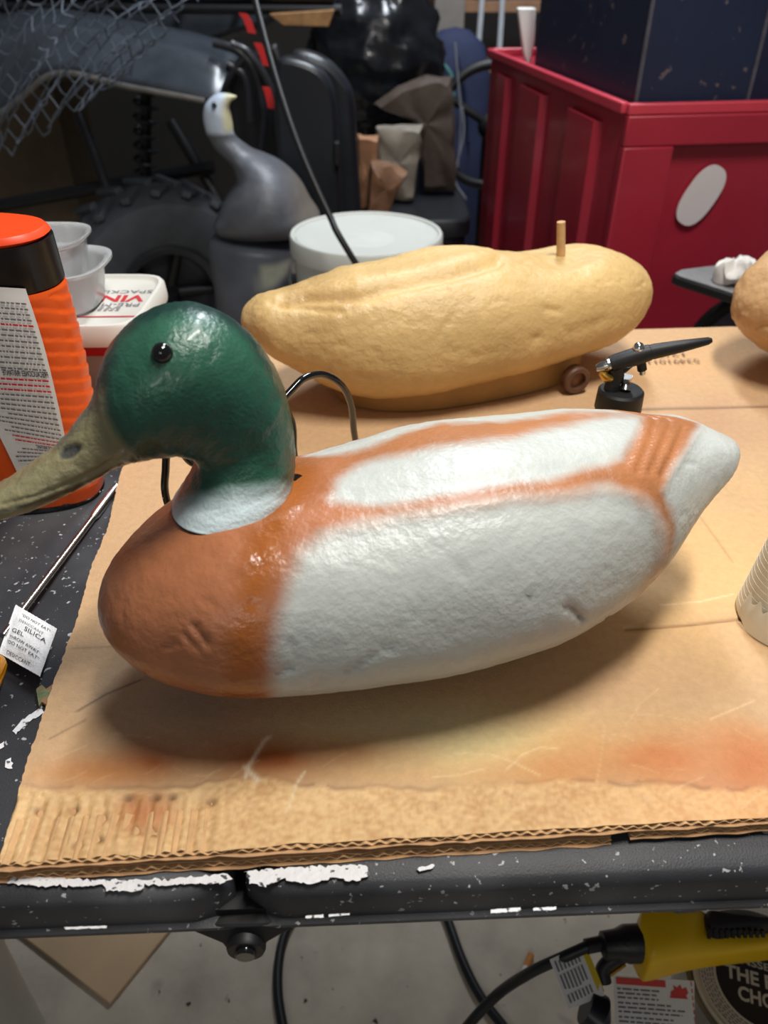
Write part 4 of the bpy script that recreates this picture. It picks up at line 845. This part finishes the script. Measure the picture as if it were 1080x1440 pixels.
# grab bars and grille beside the fender
for pts in ([(300, 60), (335, 72), (360, 105), (372, 165), (368, 210)], [(325, 62), (352, 78), (382, 130), (392, 200), (398, 240)], [(320, 90), (345, 110), (352, 170)], [(300, 150), (325, 105), (345, 80)]):
    G().tube(smooth_path([Q(u, v, QY-.12) for u, v in pts], 30), .011, 10).build('guard_bar', M('bar_black', (36, 38, 42), .3, var=.2), atv)
G().prism([Q(u, v, QY-.02) for u, v in [(388, 60), (318, 90), (330, 240), (400, 250), (410, 120)]][::-1], (0, .05, 0)).build('side_panel', m_frame, atv, bevel=.01)
for a, b in (((-40, 8), (480, 14)), ((-40, -8), (470, -4))): G().cyl(Q(*a, QY+.1), Q(*b, QY+.1), .014).build('rack_bar', m_frame, atv)
for k in range(6): G().cyl(Q(20+80*k, 12, QY+.1), Q(20+80*k, -30, QY+.3), .010).build('rack_bar', m_frame, atv)
for seg in ([(341, 18), (348, 28), (354, 46)], [(362, 60), (368, 72), (375, 92)], [(374, 122), (378, 134), (382, 152)]):
    rs = [Q(u, v, QY-.2) for u, v in seg]; V = []
    for p in rs: V += [p-np.array([.009, 0, 0]), p+np.array([.009, 0, -.002]), p+np.array([.009, .004, -.002]), p-np.array([.009, -.004, 0])]
    mesh_obj('red_reflector', V, [(4*i+j, 4*i+(j+1) % 4, 4*i+4+(j+1) % 4, 4*i+4+j) for i in range(2) for j in range(4)]+[(0, 3, 2, 1), (8, 9, 10, 11)], M('red_strap', (206, 40, 40), .5, var=.1), atv)
tag(G().prism([Q(u, v, QY+.05) for u, v in [(378, 20), (470, 14), (462, 38), (398, 36)]][::-1], (0, .06, 0)).build('plywood_scrap', M('osb', (150, 112, 72), .8, var=.4, vs=40), bevel=.002), 'tan plywood scrap wedged on the quad bike rack', 'wood')

# decoy netting over the fender
g = G(); ny, nx = 15, 15
def net_pt(i, j):
    s, t = i/nx, j/ny; u = -40+330*s-110*t*s; v = -40+285*t*(1-.55*s)+20*s+10*math.sin(i*1.7+j)*.7; u += 6*math.sin(j*1.3+i*2.1)
    return Q(u, v, QY-.34-.03*math.sin(s*3)+.02*math.sin(i+j*1.3)-.02*t)
for j in range(ny):
    for i in range(nx):
        a = net_pt(i+(j % 2)*.5, j)
        for b in (net_pt(i+(j % 2)*.5-.5, j+1), net_pt(i+(j % 2)*.5+.5, j+1)):
            m_ = (a+b)/2+np.array([random.uniform(-.004, .004), 0, random.uniform(-.006, .002)]); g.tube([a, m_, b], .0017, 4, caps=False)
tag(g.build('decoy_net', M('net_cord', (84, 92, 104), .6, var=.2)), 'dark knotted netting draped over the quad bike fender', 'net')

# hard case leaning beside the quad
cs = thing('hard_case', (*Q(445, 300, 2.02)[:2], 0), 'tall black hard case with two rounded shells beside the quad bike', 'case')
def slab(name, pts, y, th):
    top_ = smooth_path([(u, v, 0) for u, v in pts], 40)[:, :2]; v = [Q(a, b, y) for a, b in top_]; lo = [v[-1].copy(), v[0].copy()]
    lo[0][2] = 0.005; lo[1][2] = 0.005; G().prism((v+lo)[::-1], (0, th, 0)).build(name, M('case_plastic', (26, 30, 36), .36, var=.15, bump=.1, bs=120), cs, bevel=.014, angle=60)
slab('front_shell', [(385, 150), (388, 95), (400, 82), (438, 92), (460, 112), (471, 145), (476, 220), (480, 300)], 1.98, .08)
slab('rear_shell', [(400, 140), (405, 85), (420, 72), (456, 84), (484, 112), (497, 142), (502, 220), (507, 300)], 2.085, .08)
G().box(Q(474, 215, 1.975), (.012, .03, .05)).build('latch', m_soft_black, cs, bevel=.002)

# pile: tote, paper bags, cloth, bin bag
tx = Q(562, 290, 2.30); zt2 = .56
tt = thing('storage_tote', (tx[0], 2.36, 0), 'dark storage tote on the floor under the paper bags', 'tote')
m_tote = M('tote_plastic', (24, 26, 30), .45, var=.2)
G().lathe([(0, 0), (.165, 0), (.17, .01), (.19, zt2-.05), (0, zt2-.05)], (tx[0], 2.36, .002), 48, sy=.88, sq=7).build('body', m_tote, tt); G().lathe([(.185, zt2-.05), (.20, zt2-.05), (.20, zt2-.01), (.194, zt2-.003), (0, zt2-.003)], (tx[0], 2.36, .002), 48, sy=.88, sq=7).build('lid', m_tote, tt)
def bag(name, px, y, th, rgb, label, seed, mname):
    top_ = [Q(u, v, y) for u, v in px]; zl_ = min(p[2] for p in top_); dz = zl_-zt2-.001
    c = np.mean(top_, 0); n = 14; V = []; nn = len(top_)
    pts = []
    for i in range(nn):
        a, b = top_[i], top_[(i+1) % nn]
        for t in np.linspace(0, 1, 6, endpoint=False): pts.append(a+(b-a)*t)
    m = len(pts)
    for k, (s, dy) in enumerate([(.0, 0), (.5, -.004), (.9, .0), (1, th*.15), (1.03, th*.5), (.98, th*.85), (.5, th), (0, th)]):
        for p in pts:
            q = c+(p-c)*s+np.array([0, dy, 0]); q = q+np.array([0, 1, 0])*.016*noise.noise(Vector(q*22+np.array([seed, 0, 0])))+np.array([1, 0, 1])*.007*noise.noise(Vector(q*30+np.array([0, seed, 0]))); V.append(q)
    V = np.array(V); V[:, 2] += zt2+.001-V[:, 2].min()
    f = [(i*m+j, i*m+(j+1) % m, (i+1)*m+(j+1) % m, (i+1)*m+j) for i in range(7) for j in range(m)]
    return tag(mesh_obj(name, V, f[::-1], M(mname, rgb, .7, var=.25, vs=20, bump=.3, bs=60), angle=28), label, 'bag')
bag('paper_bag', [(503, 197), (532, 200), (528, 300), (506, 300)], 2.26, .05, (150, 108, 78), 'creased orange-brown paper bag beside the hard case', 1, 'brown_paper')
bag('paper_bag', [(530, 200), (594, 198), (588, 250), (580, 300), (540, 300), (532, 240)], 2.36, .06, (128, 120, 108), 'grey printed paper sack behind the brown bags', 2, 'grey_paper')
bag('paper_bag', [(522, 226), (548, 226), (572, 240), (556, 270), (545, 300), (516, 300)], 2.195, .05, (118, 84, 60), 'folded dark brown paper bag in front of the grey sack', 3, 'dark_paper')
bag('canvas_bag', [(528, 182), (560, 160), (600, 145), (634, 148), (638, 200), (640, 300), (596, 300), (588, 205)], 2.44, .10, (66, 54, 46), 'dark brown canvas bag slumped under the bin bag', 4, 'brown_canvas')
g = G().ball((0, 0, 0), 1.0, 72, 48); v = np.array(g.v); sc = []
bc_ = Q(528, 78, 2.80)
for p in v:
    f1 = noise.noise(Vector((p[0]*2.2, p[1]*2.2, p[2]*7)))*.10+noise.noise(Vector((p[0]*6, p[1]*6, p[2]*3+4)))*.05+abs(noise.noise(Vector((p[0]*3.5, p[1]*3.5+7, p[2]*9))))*.10
    r = 1+f1; top_k = 1-.25*max(0, p[2])
    sc.append(bc_+np.array([p[0]*.21*r*top_k, p[1]*.135*r*top_k, p[2]*.27*r]))
sc = np.array(sc); zb_ = sc[:, 2].min()
tag(mesh_obj('bin_bag', sc, g.f, M('bin_bag_plastic', (20, 22, 26), .22, var=.2, bump=.35, bs=30), angle=60), 'bulging glossy black bin bag on top of the pile', 'bin bag')
st_ = thing('stacked_drum', (bc_[0], bc_[1], 0), 'dark drum carrying the black bin bag', 'drum')
G().lathe([(0, 0), (.14, 0), (.145, .01), (.145, zb_*.33), (.15, zb_*.335), (.145, zb_*.34), (.145, zb_*.66), (.15, zb_*.665), (.145, zb_*.67), (.145, zb_+.005), (0, zb_+.005)], (bc_[0], bc_[1]+.02, .002), 40).build('shell', m_tote, st_)
nb = Q(637, 110, 3.05)
np_ = thing('navy_backpack', (nb[0], nb[1], 0), 'navy fabric backpack with teal zip standing behind the bin bag', 'backpack')
m_navy = M('navy_fabric', (34, 42, 72), .8, var=.2, vs=40, bump=.3, bs=200)
G().lathe([(0, 0), (.12, 0), (.13, .02), (.14, nb[2]*.6), (.13, nb[2]), (.10, nb[2]+.10), (.05, nb[2]+.14), (0, nb[2]+.15)], (nb[0], nb[1], .002), 40, sy=.6, sq=3).build('pack', m_navy, np_)
G().tube(smooth_path([Q(612, 82, 2.955), Q(628, 96, 2.955), Q(636, 112, 2.955), Q(638, 135, 2.955)], 20), .007, 8).build('zip', M('teal_zip', (70, 120, 120), .6), np_); G().tube(smooth_path([Q(644, 80, 2.955), Q(655, 130, 2.955), Q(660, 200, 2.955)], 20), .006, 8).build('strap', m_navy, np_)
# post, shelf, poles, hoop, rope
pq = Q(630, 40, 3.2)
tag(G().box((pq[0], 3.2, 1.35), (.105, .09, 2.7)).build('support_post', M('painted_post', (128, 122, 116), .7, var=.1), bevel=.004), 'grey painted support post behind the backpack', 'post')
sh = thing('wall_shelf', (Q(660, 12, 3.7)[0], 3.75, 0), 'timber shelf rack against the back wall', 'shelf')
m_shelf = M('shelf_timber', (148, 112, 84), .7, var=.2, vs=8)
zs = Q(660, 10, 3.55)[2]; sx0, sx1 = Q(480, 10, 3.55)[0], Q(1200, 10, 3.55)[0]
for z in (zs, zs-.45, zs-.9): G().box(((sx0+sx1)/2, 3.78, z), (sx1-sx0, .45, .035)).build('shelf_board', m_shelf, sh, bevel=.002)
for x in (sx0+.03, (sx0+sx1)/2, sx1-.03): G().box((x, 3.98, (zs+.3)/2), (.06, .05, zs+.3)).build('upright', m_shelf, sh, bevel=.002); G().box((x, 3.58, zs/2-.02), (.06, .04, zs-.04)).build('upright', m_shelf, sh, bevel=.002)
for (u, v0, v1, wd_, rgb, lb) in [(600, 3, -20, .10, (180, 160, 140), 'pale small carton on the top shelf beside the post'), (690, 4, -20, .12, (60, 70, 96), 'blue-grey carton on the top shelf above the poles')]:
    c = Q(u, v0, 3.65); tag(G().box((c[0], 3.68, zs+.0185+.05), (wd_, .12, .10)).build('small_carton', M('carton_%d' % u, rgb, .7), bevel=.003), lb, 'box')
for (u0, v0, u1, v1, lb) in [(681, -40, 667, 140, 'bright steel pole leaning beside the tan rope bundle'), (709, -40, 703, 60, 'second steel pole leaning nearer the red job box')]:
    a, b = Q(u0, v0, 3.3), Q(u1, v1, 3.3); d_ = b-a; e_ = a+d_*(a[2]/-d_[2]); e_[2] = .002; e_[1] = 3.3
    tag(G().tube([a, e_], .010, 12).build('steel_pole', M('pole_steel', (186, 190, 196), .35, 0, var=.1)), lb, 'pole')
tq = Q(669, 108, 3.30); rp = [(tq[0]+(.072+.014*math.sin(t*.7))*math.cos(t)*1.0, 3.30+.025*math.sin(t*2.3), tq[2]+.045*math.sin(t)+.012*math.sin(t*.37)) for t in np.linspace(0, 40, 260)]
rpz = min(p[2] for p in rp)
tag(G().tube(rp, .007, 8).build('rope_bundle', M('tan_rope', (176, 146, 104), .8, var=.2, vs=80)), 'coiled tan rope bundle hanging by the steel poles', 'rope')
hq = Q(690, 178, 2.62); ring = [(hq[0]+.165*math.cos(a), 2.62+.02*math.sin(a), hq[2]+.165*math.sin(a)) for a in np.linspace(0, 2*math.pi, 60)]
ho = thing('steering_wheel', (hq[0], 2.62, 0), 'black rimmed steering wheel on a stand behind the red job box', 'wheel')
G().tube(ring, .015, 12).build('wheel_rim', m_soft_black, ho)
for a in (.5, 2.6, 4.7): G().cyl(hq, hq+np.array([.16*math.cos(a), 0, .16*math.sin(a)]), .012).build('spoke', m_soft_black, ho)
G().ball(hq, (.04, .03, .04)).build('hub', m_soft_black, ho); G().cyl((hq[0], 2.66, 0.002), (hq[0], 2.66, hq[2]), .02).build('stand', m_soft_black, ho)
for k, (px_, lb) in enumerate([([(640, 60), (644, 110), (648, 170), (644, 235)], 'thin pale cord hanging in front of the navy backpack'), ([(650, 150), (652, 190), (640, 250), (655, 280)], 'thin grey cord trailing beside the steering wheel')]):
    tag(G().tube(smooth_path([Q(u, v, 2.60-.02*k) for u, v in px_], 40), .0032, 6).build('hanging_cord', M('grey_cord', (122, 126, 134), .6)), lb, 'cord')
g = G().box((Q(40, 250, 2.95)[0], 3.05, .40), (.36, .3, .79)); tag(g.build('brown_carton', M('dim_carton', (96, 82, 64), .8, var=.15), bevel=.004), 'plain brown carton standing behind the quad bike wheel', 'box')

# ================================================================== floor below the table
cnr = P(155, 1412, .006); ea = P(25, 1312, .006)-cnr; eb = P(243, 1303, .006)-cnr; ea = ea/np.linalg.norm(ea)*.42; eb = eb/np.linalg.norm(eb)*.46
tag(G().prism([cnr-TU*.004, cnr+eb-TU*.004, cnr+ea+eb-TU*.004, cnr+ea-TU*.004], TU*.006).build('hardboard_sheet', M('hardboard', (200, 168, 132), .6, var=.12, vs=6), bevel=.0015), 'brown hardboard sheet lying cornerwise on the concrete floor', 'board')
pq = P(-75, 1420, .0); zpb = .28; pc = P(-75, 1420, zpb*.6)
pl = thing('pale_pail', (pc[0], pc[1], 0), 'pale plastic pail standing on the concrete under the table end', 'pail')
G().lathe([(0, 0), (.070, 0), (.073, .004), (.082, zpb-.01), (.080, zpb), (.078, zpb), (.070, .01), (0, .008)], (pc[0], pc[1], .002), 56, cap=False).build('body', m_bucket, pl); G().lathe([(.081, zpb-.03), (.086, zpb-.028), (.087, zpb-.004), (.083, zpb+.001), (.079, zpb)], (pc[0], pc[1], .002), 56, cap=False).build('rim', m_bucket, pl)
def floor_cord(px_, r, label, name='floor_cable'):
    tag(G().tube(smooth_path([P(u, v, r+.001) for u, v in px_], 110), r, 10).build(name, M('cord_black', (24, 26, 30), .45, var=.15)), label, 'cord')
floor_cord([(700, 1000), (560, 1080), (470, 1180), (428, 1262), (402, 1310), (392, 1352), (391, 1400), (399, 1450), (410, 1500), (420, 1600), (380, 1720), (300, 1850)], .0068, 'thick black cord curving over the bare concrete below the hinge')
floor_cord([(500, 1000), (550, 1120), (600, 1230), (628, 1290), (648, 1345), (672, 1395), (705, 1440), (740, 1480), (820, 1580), (860, 1700), (800, 1850)], .0068, 'thick black cord running under the tagged tool cord')
cg = thing('cigarette_butt', (*P(742, 1356, 0)[:2], 0), 'orange-tipped cigarette butt on the concrete', 'cigarette')
a, b = P(747, 1342, .005), P(735, 1372, .005); mid = a*.4+b*.6; G().cyl(a, mid, .0045).build('filter', M('cork_filter', (196, 130, 66), .7, var=.2, vs=400), cg); G().cyl(mid, b, .0044).build('paper', m_paper, cg)
# paint can
pcn = P(1071, 1381, .192)
can = thing('paint_can', (pcn[0], pcn[1], 0), 'metal paint can with black and cream printed lid on the floor', 'paint can')
m_can = M('can_metal', (150, 148, 140), .35, .7, var=.1); m_cream = M('cream_print', (206, 196, 176), .5, var=.05); m_dkp = M('dark_print', (42, 36, 36), .5, var=.1)
zc_ = .190
G().lathe([(0, 0), (.082, 0), (.083, .004), (.083, zc_-.006), (.0845, zc_-.002), (.0845, zc_), (.079, zc_), (.077, zc_-.006), (0, zc_-.006)], (pcn[0], pcn[1], .001), 72, cap=False).build('can_body', m_can, can)
cl_ = G().lathe([(.0765, zc_-.005), (.0765, zc_+.001), (.073, zc_+.0015), (.072, zc_-.002), (.069, zc_-.002), (.0685, zc_+.0005), (0, zc_+.0006)], (pcn[0], pcn[1], .001), 72, cap=False).build('lid', m_cream, can)
G().lathe([(.050, 0), (.050, .0004), (0, .0005)], (pcn[0], pcn[1], zc_+.0014), 64, cap=False).build('lid_disc', m_dkp, cl_)
ta = math.radians(-17); lme = plane_map((pcn[0], pcn[1], zc_+.0022), (math.cos(ta), math.sin(ta), 0), (-math.sin(ta), math.cos(ta), 0), .0004)
lettering('lid_words', [('ZINSSER', -.036, .0145, .0085, .056, .02), ('THE F', -.040, -.006, .0155, .052, .03), ('CHO', -.027, -.027, .0155, .040, .03)], lme, m_cream, cl_)
ringd = []
for rr2 in (.0535, .0565, .0595, .0625, .0655):
    a = 0
    while a < 2*math.pi: wv = random.uniform(.03, .09); ringd.append((rr2, a, rr2+.0013, a+wv)); a += wv+.03
rgo = dashes('ring_print', ringd, lambda p: np.stack([pcn[0]+p[:, 0]*np.cos(p[:, 1]), pcn[1]+p[:, 0]*np.sin(p[:, 1]), np.full(len(p), zc_+.0022)], -1), m_grey_ink, cl_); rgo['kind'] = 'stuff'
# yellow power tool lying over the can
YZ = .245
tl_ = thing('yellow_power_tool', (*P(1000, 1330, 0)[:2], zc_+.002), 'yellow power tool with black ribbed grip and tagged cord across the paint can', 'power tool')
m_yel = M('tool_yellow', (222, 178, 14), .4, var=.06, bump=.05, bs=300); m_grip = M('grip_rubber', (34, 30, 30), .6, var=.1)
def yq(u, v, dz=0): return P(u, v, YZ+dz)
X, pn, fc, sv, *_ = rib_loft([((894, 1300), (897, 1292)), ((890, 1330), (903, 1281)), ((905, 1366), (915, 1277)), ((918, 1370), (940, 1277)), ((950, 1362), (960, 1279)), ((975, 1357), (982, 1290)), ((1010, 1352), (1000, 1300)), ((1050, 1347), (1045, 1318)), ((1090, 1342), (1088, 1316)), ((1180, 1330), (1180, 1300))], np.array([0, 0, YZ]), np.array([0, 0, 1.]), [.028, .034, .036, .036, .034, .028, .024, .022, .022, .02], n=40, m=90, e=.6)
X[:, 2] = np.maximum(X[:, 2], zc_+.0045)
tb_ = mesh_obj('housing', X, fc, m_yel, tl_, angle=40)
X, pn, fc, sv, *_ = rib_loft([((984, 1300), (986, 1296)), ((990, 1322), (990, 1290)), ((1005, 1329), (1000, 1289)), ((1040, 1322), (1035, 1296)), ((1090, 1318), (1080, 1300)), ((1150, 1312), (1150, 1292))], np.array([0, 0, YZ+.012]), np.array([0, 0, 1.]), [.012, .024, .026, .026, .024, .02], n=28, m=60, e=.7)
mesh_obj('grip', X, fc, m_grip, tl_)
for k in range(10): a, b = yq(996+8.5*k, 1299+.8*k, .036), yq(998+8.5*k, 1318-.3*k, .036); G().tube([a-TU*.004, (a+b)/2, b-TU*.004], .0022, 8).build('grip_rib', m_grip, tl_)
G().prism([yq(942, 1277, .036), yq(970, 1277, .036), yq(978, 1283, .034), yq(950, 1285, .036)][::-1], TU*.002).build('badge', M('grey_badge', (120, 124, 130), .4), tl_)
G().tube([yq(912, 1326, .012), yq(880, 1327, .012), yq(868, 1328, .012), yq(848, 1330, .012), yq(845, 1330, .012)], [.020, .020, .016, .015, .008], 20).tube([yq(848, 1326, .012), yq(824, 1331, .012)], .008, 14).build('plug', m_black_plastic, tl_)
G().tube(smooth_path([yq(895, 1340, 0), yq(866, 1347, 0), yq(848, 1362, -.01), yq(850, 1382, -.02)], 20), .008, 10).build('cord_strain_relief', m_soft_black, tl_)
for k in range(3): G().cyl(yq(850+7*k, 1375-5*k, -.02), yq(864+7*k, 1366-5*k, -.02), .0028).build('brass_prong', m_brass, tl_)
G().tube(smooth_path([yq(826, 1331, .012), yq(790, 1347, .0), yq(745, 1368, -.03), yq(700, 1398, -.10), P(660, 1440, .10), P(635, 1475, .02), P(620, 1510, .008), P(590, 1600, .008), P(540, 1720, .008), P(560, 1850, .008)], 90), .0062, 12).build('cord', M('cord_black', (24, 26, 30), .45), tl_)
def tagcard(name, px_, z, mat):
    p = [P(u, v, z+dz) for (u, v, dz) in px_]; G().prism(p[::-1], TU*.0012).build(name, mat, tl_, smooth=False); return p
tp = tagcard('warning_tag', [(773, 1350, 0), (822, 1327, 0), (850, 1400, -.02), (800, 1420, -.02)], YZ+.004, m_paper)
ex_, ey_ = tp[3]-tp[0], tp[1]-tp[0]; tmap = lambda p: tp[0]+np.outer(p[:, 0], ex_)+np.outer(p[:, 1], ey_)+TU*.0022
dashes('yellow_stripe', [(0, .84, 1, 1.0)], tmap, M('tag_yellow', (210, 180, 30), .5), tl_)
o = dashes('tag_print', [(a_, y, b_, y+.045) for y in (.08, .18, .28, .38, .48, .58, .68) for a_, b_ in ((.06+.05*random.random(), .30), (.36, .62+.1*random.random()), (.76, .92))], tmap, m_grey_ink, tl_); o['kind'] = 'stuff'
G().tube([tp[3]*.5+tp[2]*.5-TU*.01, P(838, 1425, YZ-.03), P(848, 1440, YZ-.04)], [.018, .022, .010], 18).build('tag_clip', M('clip_black', (20, 22, 30), .35), tl_)
tc_ = tagcard('care_card', [(862, 1372, 0), (976, 1380, 0), (977, 1460, -.02), (866, 1448, -.02)], zc_+.012, m_paper)
ex_, ey_ = tc_[1]-tc_[0], tc_[3]-tc_[0]; cmap = lambda p: tc_[0]+np.outer(p[:, 0], ex_)+np.outer(p[:, 1], ey_)+TU*.002
dashes('red_header', [(.03, .04, .64, .17)], cmap, M('tag_red', (206, 70, 66), .5), tl_)
em = np.array([(.68, .36), (.70, .24), (.74, .20), (.73, .12), (.78, .16), (.82, .10), (.84, .18), (.89, .14), (.91, .24), (.88, .30), (.90, .36)]); mesh_obj('red_emblem', cmap(em), [list(range(len(em)))], MATS['tag_red'], tl_, smooth=False)
for y in np.arange(.03, .95, .13): dashes('red_dash', [(.95, y, .965, y+.08)], cmap, MATS['tag_red'], tl_)
o = dashes('card_print', word_rows(.04, .64, [.24, .32, .40], .03, .04, .12, .02, rr_)+word_rows(.04, .9, [.50, .58, .66, .76, .84, .92], .03, .04, .12, .02, rr_), cmap, m_grey_ink, tl_); o['kind'] = 'stuff'
for o in bpy.data.objects:
    if o.name.split('.')[0] in ('printed_lines', 'lid_lettering', 'stamped_number', 'printed_words', 'lid_words'): o['kind'] = 'stuff'
